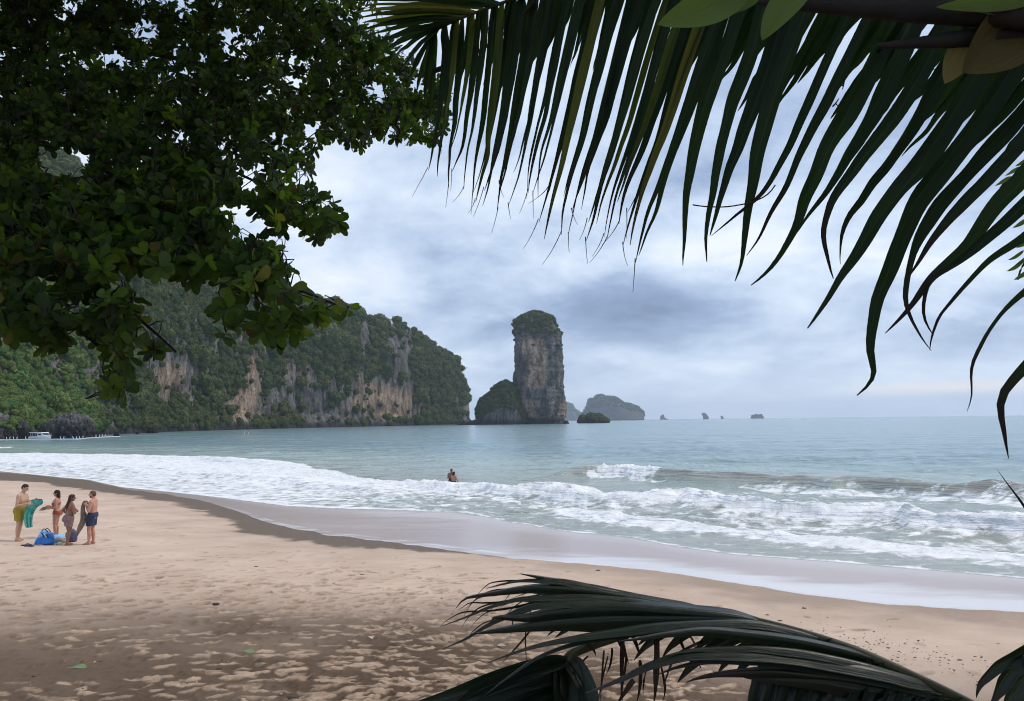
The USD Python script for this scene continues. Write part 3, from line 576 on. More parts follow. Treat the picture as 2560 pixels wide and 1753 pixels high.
# jungle on it
cell = np.linalg.norm(np.gradient(hv[:130], axis=0), axis=-1) * np.linalg.norm(np.gradient(hv[:130], axis=1), axis=-1)
vegp = smooth01(bare + 1.25 * (fbm(h3 * [0.06, 0.06, 0.03], 3, 44) - 0.5) + 0.25 * (n_fl), 0.56, 0.24)
wgt = cell * np.maximum(vegp, 0.07) * (HZ2 > 2.4) * (Pc > -700) * np.clip(700 / Dc, 0.5, 2.4)
wgt[:, hpx > 1172] = 0
idx = rng.choice(wgt.size, 21000, p=(wgt / wgt.sum()).ravel())
pos = hv[:130].reshape(-1, 3)[idx] + rng.normal(0, 0.8, (len(idx), 3))
dpt = pos[:, 1]
size = np.exp(rng.normal(0, 0.48, len(idx))) * np.clip(0.95 + 1.55 * (dpt - 250) / 500, 0.95, 2.6)
green = (proj(pos)[0] < 330) & (rng.random(len(idx)) < smooth01(proj(pos)[0], 340, 200)) & (proj(pos)[1] > 700)
pos[:, 2] += 0.25 * size
sc = np.stack([size, size, size * rng.uniform(0.8, 1.35, len(idx))], 1)
instancer('jungle', protos, [M_veg] * 5, pos[~green], sc[~green], rng.integers(0, 5, (~green).sum()), label='dark green jungle covering the limestone headland', cat='jungle', kind='stuff')
instancer('undergrowth', protos, [M_veg2] * 5, pos[green], sc[green], rng.integers(0, 5, green.sum()), label='bright green undergrowth on the slope above the boat', cat='undergrowth', kind='stuff')

# ------------------------------------------------------------------ boulders at the foot of the slope
def boulder(name, px, py_top, D_, halfw_px, label, group=None, seed=0, flat=0.8):
    s = trimesh.creation.icosphere(4); c = colx(px) * D_
    top = 4.2 + D_ * float(elev(px, py_top)); hw = halfw_px / FOC * D_
    v = s.vertices.copy(); q = fbm(v * 1.3 + seed * 7, 4, seed) ; q2 = fbm(v * 5 + seed, 3, seed + 1)
    v = v * (0.55 + 0.85 * q + 0.30 * np.abs(q2 - .5) * 2 + .10 * np.abs(fbm(v * 11 + seed, 2, seed + 2) - .5))[:, None]
    v = v / np.abs(v).max(0)
    v = v * [hw, hw * flat, (top + 1.2)] ; v[:, 2] = np.maximum(v[:, 2], -1.2)
    t = thing(name, label, 'rock', (c, D_, 0), group)
    base = np.array([c, D_, 0.0])
    mesh('stone', (v * [1, 1, 1] + base - [0, 0, 0.3], s.faces), M_boulder, t, smooth=18, attrs={})
    return t
boulder('boulder', 180, 1033, 268, 72, 'huge grey rounded boulder on the shore behind the white boat', None, 3)
for i, (px, py, D_, hw, lb) in enumerate([(56, 1056, 262, 24, 'upright grey boulder on the shore behind the stern of the boat'), (118, 1062, 258, 22, 'low grey boulder between the upright one and the huge one'), (20, 1080, 252, 26, 'low dark boulder at the left edge of the picture by the waterline'),
        (238, 1075, 275, 16, 'small brown boulder right of the huge grey boulder'), (292, 1084, 300, 9, 'small pale stone on the narrow strand right of the boulders'), (382, 1070, 385, 16, 'lone brown boulder at the waterline below the jungle'), (345, 1083, 352, 7, 'smallest flat stone at the waterline below the jungle')]):
    boulder('boulder', px, py, D_, hw, lb, None, 20 + i)

# ------------------------------------------------------------------ rock pillar, islets, far islands
def pil(z): return 1150 + np.array(z, float)[:, 0] * 0.2151, 760 + np.array(z, float)[:, 1] * 0.2151
PD_ = 905.0
Lx, Ly = pil([(800, 88), (720, 150), (672, 195), (655, 300), (662, 420), (658, 600), (652, 780), (640, 900), (636, 1000), (640, 1100), (655, 1200), (680, 1280), (700, 1330), (690, 1395)])
Rx, Ry = pil([(1000, 88), (1060, 140), (1095, 200), (1138, 310), (1188, 345), (1190, 500), (1188, 650), (1203, 800), (1192, 870), (1192, 950), (1212, 1050), (1224, 1150), (1222, 1290), (1195, 1345), (1230, 1395)])
def zof(px, py): return 4.2 + PD_ * elev(px, py)
lz, rz = zof(Lx, Ly), zof(Rx, Ry)
zz = np.linspace(-2, max(lz.max(), rz.max()), 150)
xl = np.interp(zz, lz[::-1], (colx(Lx) * PD_)[::-1]); xr = np.interp(zz, rz[::-1], (colx(Rx) * PD_)[::-1])
top_close = np.sqrt(np.clip((zz[-1] - zz) / 7.0, 0, 1)); top_close = np.maximum(top_close, 0.02)
cxp, hw = (xl + xr) / 2, (xr - xl) / 2 * (0.35 + 0.65 * top_close)
an = np.linspace(0, 2 * np.pi, 120, endpoint=False)
ca, sa = np.cos(an), np.sin(an)
sup = (np.abs(ca) ** 2.6 + np.abs(sa) ** 2.6) ** (-1 / 2.6)
pv = np.stack([cxp[:, None] + hw[:, None] * (ca * sup)[None], PD_ + 1.05 * hw[:, None] * (sa * sup)[None], np.broadcast_to(zz[:, None], (150, 120))], -1)
nrm = np.stack([ca, sa, 0 * ca], -1)[None]
dis = 5.0 * (fbm(pv * [0.07, 0.07, 0.016], 4, 51) - 0.5) + 5.0 * (fbm(pv * [0.2, 0.2, 0.09], 4, 52) - 0.5) + 2.6 * (fbm(pv * 0.5, 3, 53) - 0.5) + 2.6 * (fbm(pv * [0.05, 0.05, 0.30], 3, 54) - 0.5)
notch = 5.0 * np.exp(-((zz - 3.0) / 2.6) ** 2)[:, None] * np.clip(-sa[None], 0, 1)
pv = pv + nrm * ((dis + 0.9 - notch) * np.clip(hw[:, None] / 8, 0.1, 1))[..., None]
stack = thing('sea_stack', 'tall limestone pillar rising from the sea with bushes on its top', 'rock pillar', (cxp[10], PD_, 0))
ppx, ppy, _ = proj(pv)
pw = 0.16 + 0.62 * np.exp(-((ppx - 1345) / 22) ** 2) * smooth01(ppy, 830, 860) * smooth01(ppy, 985, 955) + 0.3 * np.exp(-((ppx - 1310) / 14) ** 2 - ((ppy - 870) / 20) ** 2) + 0.25 * smooth01(ppy, 985, 1010)
mesh('rock', (pv.reshape(-1, 3), grid_faces(150, 120, True)), M_pillar, stack, smooth=True, attrs={'warm': pw.ravel()})
pf = pv.reshape(-1, 3)
selw = (np.where(pf[:, 2] > zof(1340, 836), 1.3, 0) + np.where(pf[:, 2] > zof(1340, 806), 2.5, 0) + np.where((proj(pf)[0] < 1296) & (pf[:, 2] > 8) & (pf[:, 2] < zof(1300, 930)), 0.6, 0) + np.where((proj(pf)[0] < 1300), 0.10, 0) + np.where((proj(pf)[0] > 1392) & (pf[:, 2] > zof(1400, 900)), 0.22, 0) + 0.022 * (pf[:, 2] > 20)) * (0.3 + hw.repeat(120) / hw.max())
ii = rng.choice(len(pf), 1000, p=selw / selw.sum())
s_ = np.exp(rng.normal(0, 0.3, 1000)) * 1.5 * np.where(pf[ii, 2] > zof(1340, 836), 1.3, 0.9)
instancer('foliage', protos, [M_veg] * 5, pf[ii] + rng.normal(0, 0.4, (1000, 3)) + [0, 0, -0.8], np.stack([s_, s_, s_], 1), rng.integers(0, 5, 1000), stack, kind='stuff')

def islet(name, sky, D_, thick, label, cat='island', veg=0, vsize=2.0, warmth=0.1, nx=130, ny=40, rough=1.0, exp_=0.32, vmat=None, seed=60, material=None):
    sky = np.array(sky, float); px = np.linspace(sky[0, 0], sky[-1, 0], nx)
    py = np.interp(px, sky[:, 0], sky[:, 1]); Hh = np.maximum(4.2 + D_ * elev(px, py), 0.0)
    mid_, half = (px[0] + px[-1]) / 2, (px[-1] - px[0]) / 2
    wid = np.sqrt(np.clip(1 - ((px - mid_) / half) ** 2, 0.02, 1)) * thick
    t = np.linspace(-1, 1, ny); pr = np.clip(1 - np.abs(t) ** 2, 0, 1) ** exp_
    Xx = colx(px)[None] * (D_ + wid[None] * t[:, None] * 0.0) + np.zeros((ny, 1)); Yy = D_ + wid[None] * t[:, None]
    Zz = Hh[None] * pr[:, None] - 1.0
    v = np.stack([Xx, Yy, Zz], -1)
    k = 40.0 / max(Hh.max(), 5)
    n = fbm(v * 0.05 * k, 4, seed) - 0.5; n2 = fbm(v * [0.2 * k, 0.2 * k, 0.05 * k], 3, seed + 1) - 0.5
    amp = rough * np.minimum(Hh[None], Hh.max() * 0.5) * 0.16
    v[..., 1] -= (n + 0.8 * n2) * amp * 1.6 * (pr[:, None] > 0); v[..., 2] += (n * 0.4) * amp * pr[:, None]
    v[0, :, 2] = v[-1, :, 2] = -3
    T_ = thing(name, label, cat, (float(v[..., 0].mean()), D_, 0))
    mesh('rock', (v.reshape(-1, 3), grid_faces(ny, nx)), material or M_rock, T_, smooth=True, attrs={'warm': np.full(nx * ny, warmth)})
    if veg:
        fv = v[2:-2].reshape(-1, 3); ok = fv[:, 2] > max(1.5, 0.07 * Hh.max())
        w = ok * (0.45 + (fbm(fv * 0.03 * k, 3, seed + 2) > 0.47)) * np.where(fv[:, 1] < D_ + thick * 0.3, 1, 0.5)
        j = rng.choice(len(fv), veg, p=w / w.sum()); s = np.exp(rng.normal(0, 0.3, veg)) * vsize
        instancer('foliage', protos, [vmat or M_veg] * 5, fv[j] + rng.normal(0, 0.15 * vsize, (veg, 3)), np.stack([s, s, s], 1), rng.integers(0, 5, veg), T_, kind='stuff')
    return T_
Z4 = lambda L: np.array([(1150 + a * 0.2151, 760 + b * 0.2151) for a, b in L])
islet('islet', Z4([(196, 1400), (200, 1190), (240, 1120), (300, 1070), (380, 1000), (430, 940), (500, 895), (560, 885), (600, 930), (640, 1010), (700, 1120), (760, 1400)]), 885, 26, 'bushy green islet leaning against the left side of the rock pillar', 'islet', 900, 2.0, 0.1, exp_=0.5, vmat=M_veg, seed=61)
islet('rock_ledge', Z4([(-60, 1405), (0, 1375), (60, 1350), (100, 1330), (140, 1345), (190, 1325), (240, 1350), (330, 1385), (420, 1402)]), 872, 8, 'low dark rock ledge linking the headland to the bushy islet', 'rock', 0, 1, -0.1, seed=62)
islet('rock_ledge', Z4([(1190, 1398), (1205, 1340), (1250, 1345), (1270, 1380), (1300, 1397)]), 880, 7, 'small dark rock ledge at the right foot of the rock pillar', 'rock', 0, 1, -0.1, seed=63)
islet('islet', Z4([(1362, 1392), (1385, 1340), (1400, 1300), (1430, 1290), (1480, 1300), (1515, 1265), (1560, 1275), (1610, 1275), (1650, 1300), (1690, 1315), (1730, 1350), (1740, 1392)]), 1010, 22, 'low flat dark islet right of the rock pillar', 'islet', 420, 1.7, 0.0, exp_=0.5, seed=64)
islet('island', Z4([(1190, 1345), (1225, 1160), (1260, 1155), (1285, 1180), (1300, 1215), (1350, 1250), (1390, 1290), (1420, 1345)]), 6200, 260, 'faint blue island half hidden behind the right edge of the rock pillar', 'island', 300, 14, 0.1, seed=65)
islet('island', Z4([(1385, 1345), (1430, 1290), (1470, 1240), (1490, 1190), (1495, 1130), (1515, 1105), (1560, 1112), (1600, 1055), (1650, 1060), (1700, 1075), (1740, 1075), (1800, 1085), (1840, 1120), (1880, 1170), (1920, 1155), (1950, 1155), (1985, 1180), (2040, 1185), (2080, 1220), (2110, 1270), (2125, 1310), (2100, 1345)][:-1] + [(2127, 1345)]), 4300, 300, 'large blue grey limestone island on the horizon with two humps', 'island', 1500, 5.5, 0.0, nx=200, seed=66, rough=0.5)
ZF = lambda L: np.array([(1500 + a * 0.2151, 1000 + b * 0.2151) for a, b in L])
islet('rock_islet', ZF([(690, 230), (705, 215), (705, 185), (720, 172), (740, 168), (748, 205), (765, 212), (785, 218), (795, 230)]), 5200, 30, 'tiny rock islet with a raised left end, first one right of the large island', 'islet', 0, 1, 0.0, seed=67, exp_=0.4)
def leaning(name, outline, D_, thick, label, seed):
    """closed outline, built as a thick rounded rock"""
    o = shapely.Polygon([(float(colx(a)) * D_, 4.2 + D_ * float(elev(a, b))) for a, b in outline])
    ms = []
    for k, s in enumerate(np.linspace(-1, 1, 9)):
        sc_ = 0.55 + 0.45 * math.sqrt(max(0, 1 - s * s))
        c = o.centroid; b0 = o.bounds[1]
        ring = np.array(o.exterior.segmentize(4.0).coords)[:-1]
        ring = np.stack([c.x + (ring[:, 0] - c.x) * sc_, np.full(len(ring), D_ + s * thick), b0 + (ring[:, 1] - b0) * (0.8 + 0.2 * sc_)], 1)
        ms.append(ring)
    v = np.array(ms); v[..., 1] += 6 * (fbm(v * 0.08, 3, seed) - 0.5)
    n = v.shape[1]; f = grid_faces(9, n, True)
    capf = []
    for row in (0, 8):
        c = v[row].mean(0); capf.append(c)
    V_ = np.vstack([v.reshape(-1, 3), capf]); k = np.arange(n); k2 = (k + 1) % n
    f = np.vstack([f, np.stack([np.full(n, 9 * n), k, k2], 1), np.stack([np.full(n, 9 * n + 1), 8 * n + k2, 8 * n + k], 1)])
    T_ = thing(name, label, 'islet', (c[0], D_, 0))
    mesh('rock', (V_, f), M_rock, T_, smooth=True, attrs={'warm': np.full(len(V_), 0.0)})
leaning('rock_islet', ZF([(1203, 226), (1203, 195), (1185, 160), (1190, 150), (1215, 150), (1235, 168), (1255, 190), (1262, 212), (1258, 226)]), 5600, 30, 'tall rock islet leaning to the left like a shark fin on the horizon', 71)
leaning('rock_islet', ZF([(1410, 222), (1410, 200), (1402, 188), (1412, 184), (1425, 192), (1436, 212), (1438, 222)]), 5800, 18, 'smallest rock islet on the horizon, just right of the fin shaped one', 72)
islet('rock_islet', ZF([(1755, 217), (1775, 195), (1785, 185), (1810, 170), (1830, 177), (1850, 182), (1865, 180), (1872, 172), (1880, 190), (1890, 212)]), 5400, 60, 'flat topped tiny islet farthest to the right on the horizon', 'islet', 120, 6, 0.0, seed=68, exp_=0.4)
# ------------------------------------------------------------------ white boat and the floating pontoon
M_white = plain('white_paint', (0.72, 0.74, 0.76), 0.35, 0.06, 3)
M_dark = plain('dark_glass', (0.02, 0.025, 0.03), 0.15, 0.2, 3)
M_red = plain('red_cloth', (0.22, 0.035, 0.07), 0.7, 0.3, 6)
M_grey = plain('grey_metal', (0.25, 0.25, 0.26), 0.4, 0.1, 6)
def place(pts, o, ang, k=1.0):
    v, f, _ = arr(pts, False); v = v * k; c, s = math.cos(ang), math.sin(ang)
    return np.stack([v[:, 0] * c - v[:, 1] * s, v[:, 0] * s + v[:, 1] * c, v[:, 2]], 1) + o, f
D_B = 246.0
bo = np.array([float(colx(104)) * D_B, D_B, 0.0]); BA = math.radians(-34)
boat = thing('speedboat', 'white covered passenger boat moored in front of the grey boulders', 'boat', bo)
# hull: stations along x (stern -5.6 .. bow 5.9)
xs = np.array([-5.6, -5.2, -3, 0, 2.5, 4.2, 5.3, 5.95]); hb = np.array([1.25, 1.35, 1.45, 1.5, 1.4, 1.0, 0.5, 0.04]); hz = np.array([0.75, 0.75, 0.78, 0.85, 0.98, 1.15, 1.28, 1.36]); hk = np.array([-.35, -.4, -.4, -.4, -.35, -.2, .15, .7])
rows = []
for x, b_, z_, k_ in zip(xs, hb, hz, hk):
    rows.append([(x, -b_, z_), (x, -b_ * 0.86, 0.12 * z_ + 0.1), (x, 0, k_), (x, b_ * 0.86, 0.12 * z_ + 0.1), (x, b_, z_), (x, b_ * 0.94, z_ - 0.04), (x, 0, z_ - 0.10), (x, -b_ * 0.94, z_ - 0.04)])
hv_ = np.array(rows); f_ = grid_faces(8, 8, True)
f_ = np.vstack([f_, [[0, k, k + 1] for k in range(1, 7)]])
mesh('hull', place((hv_.reshape(-1, 3), f_), bo, BA), M_white, boat, smooth=30)
cab = m3.Manifold.hull_points(np.array([(-4.6, -1.22, 0.8), (-4.6, 1.22, 0.8), (3.9, -0.95, 1.0), (3.9, 0.95, 1.0), (2.2, -1.05, 2.0), (2.2, 1.05, 2.0), (-4.6, -1.18, 2.0), (-4.6, 1.18, 2.0)]))
hole = m3.Manifold.cube([4.6, 4, 0.92], True).translate([-2.5, 0, 1.48]) + m3.Manifold.cube([0.9, 4, 0.5], True).translate([-4.6, 0, 1.5])
mesh('cabin', place(cab - hole, bo, BA), M_white, boat, smooth=20)
rf = m3.Manifold.hull_points(np.array([(-5.2, -1.3, 2.02), (-5.2, 1.3, 2.02), (2.7, -1.15, 2.02), (2.7, 1.15, 2.02), (-5.1, -1.2, 2.22), (-5.1, 1.2, 2.22), (2.2, -1.0, 2.26), (2.2, 1.0, 2.26)]))
mesh('roof', place(rf, bo, BA), M_white, boat)
for s in (-1, 1):
    mesh('window', place(cat_meshes([box((1.35, s * 1.13, 1.55), (1.7, 0.03, 0.42))]), bo, BA), M_dark, boat)
mesh('windscreen', place(m3.Manifold.hull_points(np.array([(3.35, -0.8, 1.35), (3.35, 0.8, 1.35), (2.55, -0.85, 1.85), (2.55, 0.85, 1.85), (3.40, -0.8, 1.35), (3.40, 0.8, 1.35), (2.6, -0.85, 1.85), (2.6, 0.85, 1.85)])), bo, BA), M_dark, boat)
for x in (-4.4, -2.9, -1.4):
    for s in (-1.15, 1.15): mesh('canopy_post', place(box((x, s, 1.5), (0.07, 0.07, 1.0)), bo, BA), M_white, boat)
for x in (-4.0, -2.9, -1.8, -0.8):
    mesh('seat', place(m3.Manifold.hull_points(np.array([(x, -1, .85), (x, 1, .85), (x + .5, -1, .85), (x + .5, 1, .85), (x, -1, 1.55), (x, 1, 1.55), (x + .12, -1, 1.55), (x + .12, 1, 1.55)])), bo, BA), M_red, boat)
for s in (-0.5, 0.5):
    mesh('outboard_motor', place(cat_meshes([box((-5.85, s, 0.75), (0.45, 0.42, 0.65)), box((-5.9, s, 0.1), (0.2, 0.14, 0.8))]), bo, BA), M_dark, boat)
rail = tube([(3.0, -1.15, 1.35), (4.6, -0.85, 1.6), (5.6, -0.3, 1.75), (5.85, 0, 1.78), (5.6, 0.3, 1.75), (4.6, 0.85, 1.6), (3.0, 1.15, 1.35)], 0.025, 5, 24)
mesh('bow_rail', place(cat_meshes([rail] + [tube([(x, s * y, z0), (x, s * y, z1)], 0.02, 4) for s in (-1, 1) for x, y, z0, z1 in ((4.6, .85, 1.15, 1.6), (5.6, .3, 1.3, 1.75))]), bo, BA), M_grey, boat)
# pontoon: a long low float line with white hoop posts
line_px = [(-120, 1104), (0, 1100), (60, 1099), (190, 1098.5), (240, 1094), (300, 1091), (420, 1088), (560, 1087), (726, 1085)]
lw = np.array([ground(a, b, 0.1) for a, b in line_px]); lw[:, 2] = 0.10
pont = thing('pontoon', 'low white floating pontoon line with pairs of upright white posts', 'pontoon', lw[2])
mesh('float', tube(lw[:6], 0.14, 6, 60), M_white, pont, smooth=True)
mesh('rope', tube(lw[5:], 0.07, 5, 60), M_grey, pont, smooth=True)
posts = [(17.2, -.3), (23.5, .25), (34, -.3), (41.6, .2), (65, -.35), (72, .2), (152, -.2), (159.5, .15), (184, -.5), (190.5, 0), (198, 0), (205, .3), (240, -.1), (247.5, 0), (255, .05), (260, .55), (610, .1), (621, -.1)]
for x, lean in posts:
    p = np.array([np.interp(x, [a for a, b in line_px], lw[:, k]) for k in range(3)])
    d = p[1]; hgt = 7.2 / FOC * d * (0.8 if x > 600 else 1)
    wr = 0.5 * (1.4 / FOC * d) if x < 600 else 0.05
    mesh('post', cat_meshes([tube([p, p + [lean * 0.6, 0, hgt]], wr, 6), box(p + [0, 0, 0.02], (0.5, 0.35, 0.22))]), M_white, pont)

# ------------------------------------------------------------------ people
def skin(name, c): return mat(name, {'tc': ('texture_coordinate', {}), 'n': ('noise_texture', {'scale': 9.0, 'detail': 4.0}), 'r': ('rgb_ramp', {'ramp': [(0.3, tuple(np.array(c) * 0.88)), (0.7, tuple(np.array(c) * 1.1))]}),
    'p': ('principled_bsdf', {'roughness': 0.5, 'subsurface_weight': 0.1, 'subsurface_scale': 0.01, 'subsurface_radius': (1, 0.35, 0.2)})}, [('tc.object', 'n.vector'), ('n.fac', 'r.fac'), ('r.color', 'p.base_color')])
S_fair, S_tan, S_brown, S_ruddy = skin('skin_fair', (0.50, 0.30, 0.20)), skin('skin_tan', (0.40, 0.205, 0.13)), skin('skin_brown', (0.21, 0.105, 0.070)), skin('skin_ruddy', (0.46, 0.235, 0.165))
def cloth(name, c, var=0.18): return plain(name, c, 0.85, var, 14, 0.3)
C_olive, C_teal, C_rust, C_mauve, C_navy, C_taupe = cloth('olive_cloth', (0.30, 0.235, 0.022)), cloth('teal_towel', (0.055, 0.27, 0.235), 0.35), cloth('rust_cloth', (0.30, 0.065, 0.045)), cloth('mauve_cloth', (0.21, 0.13, 0.135), 0.3), cloth('navy_cloth', (0.025, 0.03, 0.075)), cloth('taupe_towel', (0.31, 0.27, 0.23), 0.25)
C_blue, C_lblue, C_purple, C_cream = plain('blue_plastic', (0.020, 0.16, 0.52), 0.45, 0.2, 6), plain('light_blue_plastic', (0.22, 0.47, 0.74), 0.45, 0.15, 6), cloth('purple_cloth', (0.085, 0.075, 0.15)), cloth('cream_cloth', (0.62, 0.60, 0.50))
H_black, H_brown, H_dark, H_sandy = plain('black_hair', (0.010, 0.008, 0.008), 0.85, 0.3, 30, 0.4), plain('brown_hair', (0.040, 0.014, 0.012), 0.85, 0.35, 30, 0.4), plain('dark_hair', (0.022, 0.011, 0.010), 0.85, 0.3, 30, 0.4), plain('sandy_hair', (0.10, 0.065, 0.03), 0.85, 0.3, 30, 0.4)
E_dark = plain('eye_dark', (0.02, 0.015, 0.012), 0.3, 0.1, 5)
def ball(p, r, n=14, s=(1, 1, 1)): return m3.Manifold.sphere(r, n).scale(list(map(float, s))).translate([float(x) for x in p])
def bone(a, ra, b, rb, n=14): return m3.Manifold.batch_hull([ball(a, ra, n), ball(b, rb, n)])
def hullof(*prs, n=14): return m3.Manifold.batch_hull([ball(p, r, n) for p, r in prs])
def soft(man, edge=0.03, it=10):
    t = man.refine_to_length(edge).to_mesh()
    t = trimesh.Trimesh(t.vert_properties[:, :3], t.tri_verts, process=False)
    trimesh.smoothing.filter_taubin(t, iterations=it); return t
def make_hand(w, fdir, palm_n, h, curl=0.5):
    """palm, four unequal bent fingers and a thumb; w wrist, fdir finger direction, palm_n palm normal"""
    f = np.asarray(fdir, float); f /= np.linalg.norm(f); n = np.asarray(palm_n, float); n -= f * (n @ f); n /= np.linalg.norm(n); s = np.cross(n, f)
    k = h; P = []
    P.append(hullof((w, .017 * k), (w + f * .045 * k + s * .024 * k, .013 * k), (w + f * .045 * k - s * .024 * k, .013 * k), (w + f * .008 * k + s * .016 * k, .014 * k), (w + f * .008 * k - s * .016 * k, .014 * k), n=8))
    for off, L in ((-.027, .034), (-.009, .041), (.009, .045), (.027, .040)):
        b0 = w + f * .05 * k + s * off * k
        d1 = f + n * curl * .4; d1 /= np.linalg.norm(d1); d2 = f + n * curl * 1.3; d2 /= np.linalg.norm(d2)
        b1 = b0 + d1 * L * .55 * k; b2 = b1 + d2 * L * .5 * k
        P += [bone(b0, .0052 * k, b1, .0048 * k, 8), bone(b1, .0048 * k, b2, .004 * k, 8)]
    t0 = w + f * .012 * k + s * .022 * k; t1 = t0 + (s * .7 + f * .7 + n * .3) * .024 * k; t2 = t1 + (f + s * .15 + n * .4) * .022 * k
    P += [bone(t0, .0068 * k, t1, .0058 * k, 8), bone(t1, .0058 * k, t2, .0046 * k, 8)]
    return m3.Manifold.batch_boolean(P, m3.OpType.Add)
def person(foot, heading, h, label, skinm, hairm, pose, female=False, build=1.0):
    """pose: dict with lean (m forward at the head), feet [(x,y),(x,y)] left,right, knees bend, elbows/hands, head yaw and nod. local +x forward, +y left."""
    g = pose.get; lean = g('lean', 0.0)
    t = thing('person', label, 'person', foot)
    def L(*p): return np.array(p, float) * h
    def sh(z): return lean * np.clip((z - 0.5) / 0.43, -0.2, 1.2)
    b = build
    hip = {1: L(sh(.52), .052, .515), -1: L(sh(.52), -.052, .515)}
    feet = {1: np.array(g('fl', (0.0, 0.06))) * h, -1: np.array(g('fr', (0.0, -0.06))) * h}
    parts, legs = [], []
    for s in (1, -1):
        an = np.array([feet[s][0], feet[s][1], 0.048 * h]); kn = (hip[s] + an) / 2 + L(g('knee', .018), 0, .005); 
        toe = np.array(g('toe_l' if s > 0 else 'toe_r', (1, s * .2))); toe = toe / np.linalg.norm(toe)
        T3 = np.array([toe[0], toe[1], 0])
        thigh = bone(hip[s], .056 * h * b * (1.12 if female else 1), kn, .034 * h * b); legs.append(thigh)
        calf0 = kn + (an - kn) * .3 - L(.010, 0, 0)
        parts += [thigh, hullof((kn, .033 * h), (calf0, .034 * h * b), (an, .021 * h)), bone(an - T3 * .022 * h - [0, 0, .024 * h], .022 * h, an + T3 * .06 * h - [0, 0, .030 * h], .018 * h), bone(an + T3 * .06 * h - [0, 0, .030 * h], .018 * h, an + T3 * .098 * h - [0, 0, .036 * h], .011 * h), bone(an, .024 * h, an + T3 * .05 * h - [0, 0, .024 * h], .02 * h)]
    wz, wy = (.615, .036) if female else (.615, .05)
    pel = [(L(sh(.54) - .010, s * .048, .545), .064 * h * b * (1.08 if female else 1)) for s in (1, -1)]
    wai = [(L(sh(.62), s * wy, wz), .052 * h * b) for s in (1, -1)]
    che = [(L(sh(.72) + .006, s * .062, .72), .062 * h * b) for s in (1, -1)]
    shy = .092 if female else .108
    shl = [(L(sh(.81) - .004, s * shy, .805), .036 * h * b) for s in (1, -1)]
    nb = (L(sh(.85) - .006, 0, .835), .038 * h)
    torso = [hullof(*pel, *wai), hullof(*wai, *che), hullof(*che, *shl, nb)]
    parts += torso
    if female:
        parts += [ball(L(sh(.72) + .055, s * .045, .715), .036 * h) for s in (1, -1)]
        parts += [ball(L(sh(.5) - .052, s * .045, .51), .054 * h) for s in (1, -1)]
    else: parts += [ball(L(sh(.5) - .035, s * .045, .515), .052 * h) for s in (1, -1)]
    hd = L(sh(.93) + .012 + g('head_f', 0), 0, .932)
    parts.append(bone(nb[0], .034 * h, hd - L(.012, 0, .03), .031 * h))
    # head
    yaw, nod = g('yaw', 0.0), g('nod', 0.0)
    cy, sy_, cn, sn = math.cos(yaw), math.sin(yaw), math.cos(nod), math.sin(nod)
    Rm = np.array([[cy, -sy_, 0], [sy_, cy, 0], [0, 0, 1]]) @ np.array([[cn, 0, sn], [0, 1, 0], [-sn, 0, cn]])
    def hp(x, y, z): return hd + Rm @ (np.array([x, y, z]) * h)
    head = m3.Manifold.batch_hull([ball(hp(-.006, 0, .016), .051 * h, 18), ball(hp(.010, 0, .018), .046 * h, 18), ball(hp(.016, 0, -.030), .032 * h, 14), ball(hp(.030, 0, -.046), .018 * h, 12)])
    parts.append(head)
    parts.append(bone(hp(.056, 0, .010), .006 * h, hp(.066, 0, -.012), .010 * h, 10))
    parts.append(hullof((hp(.046, .012, -.030), .006 * h), (hp(.046, -.012, -.030), .006 * h), (hp(.050, 0, -.030), .007 * h), n=8))
    for s in (1, -1): parts.append(hullof((hp(-.002, s * .049, .012), .010 * h), (hp(-.004, s * .047, -.010), .007 * h), n=8))
    # arms
    hands = []
    for s, k in ((1, 'l'), (-1, 'r')):
        S = L(sh(.81) - .004, s * (shy + .012), .80); E = g('e' + k); Wr = g('w' + k)
        E = S + np.array(E) * h; Wr = E + np.array(Wr) * h
        parts += [bone(S, .035 * h * b, E, .024 * h * b), hullof((E, .024 * h * b), (E + (Wr - E) * .25, .025 * h * b), (Wr, .016 * h))]
        fd = np.array(g('d' + k, tuple(Wr - E)), float); hands.append(make_hand(Wr + 0.010 * h * (Wr - E) / np.linalg.norm(Wr - E), fd, g('n' + k, (0, -s, -.3)), h * .95, g('curl', .7)))
    body = soft(m3.Manifold.batch_boolean(parts, m3.OpType.Add), .026, 8)
    try:
        bm = m3.Manifold(m3.Mesh(vert_properties=np.asarray(body.vertices, np.float32), tri_verts=np.asarray(body.faces, np.uint32)))
        bm = m3.Manifold.batch_boolean([bm] + hands, m3.OpType.Add)
        assert not bm.is_empty()
        mm = bm.to_mesh(); body = (mm.vert_properties[:, :3], mm.tri_verts)
    except Exception:
        body = cat_meshes([body] + hands)
    def W(m): return place(m, np.asarray(foot, float), heading)
    mesh('body', W(body), skinm, t, smooth=50)
    for s in (1, -1): mesh('eye', W(trimesh.creation.icosphere(1, .006 * h).apply_translation(hp(.050, s * .019, .008))), E_dark, t)
    return dict(t=t, W=W, L=L, sh=sh, h=h, hip=hip, legs=legs, pel=pel, wai=wai, che=che, shl=shl, hd=hd, hp=hp, feet=feet, head=head, torso=torso, b=b, nb=nb)
def infl(prs, d): return [(p, r + d) for p, r in prs]
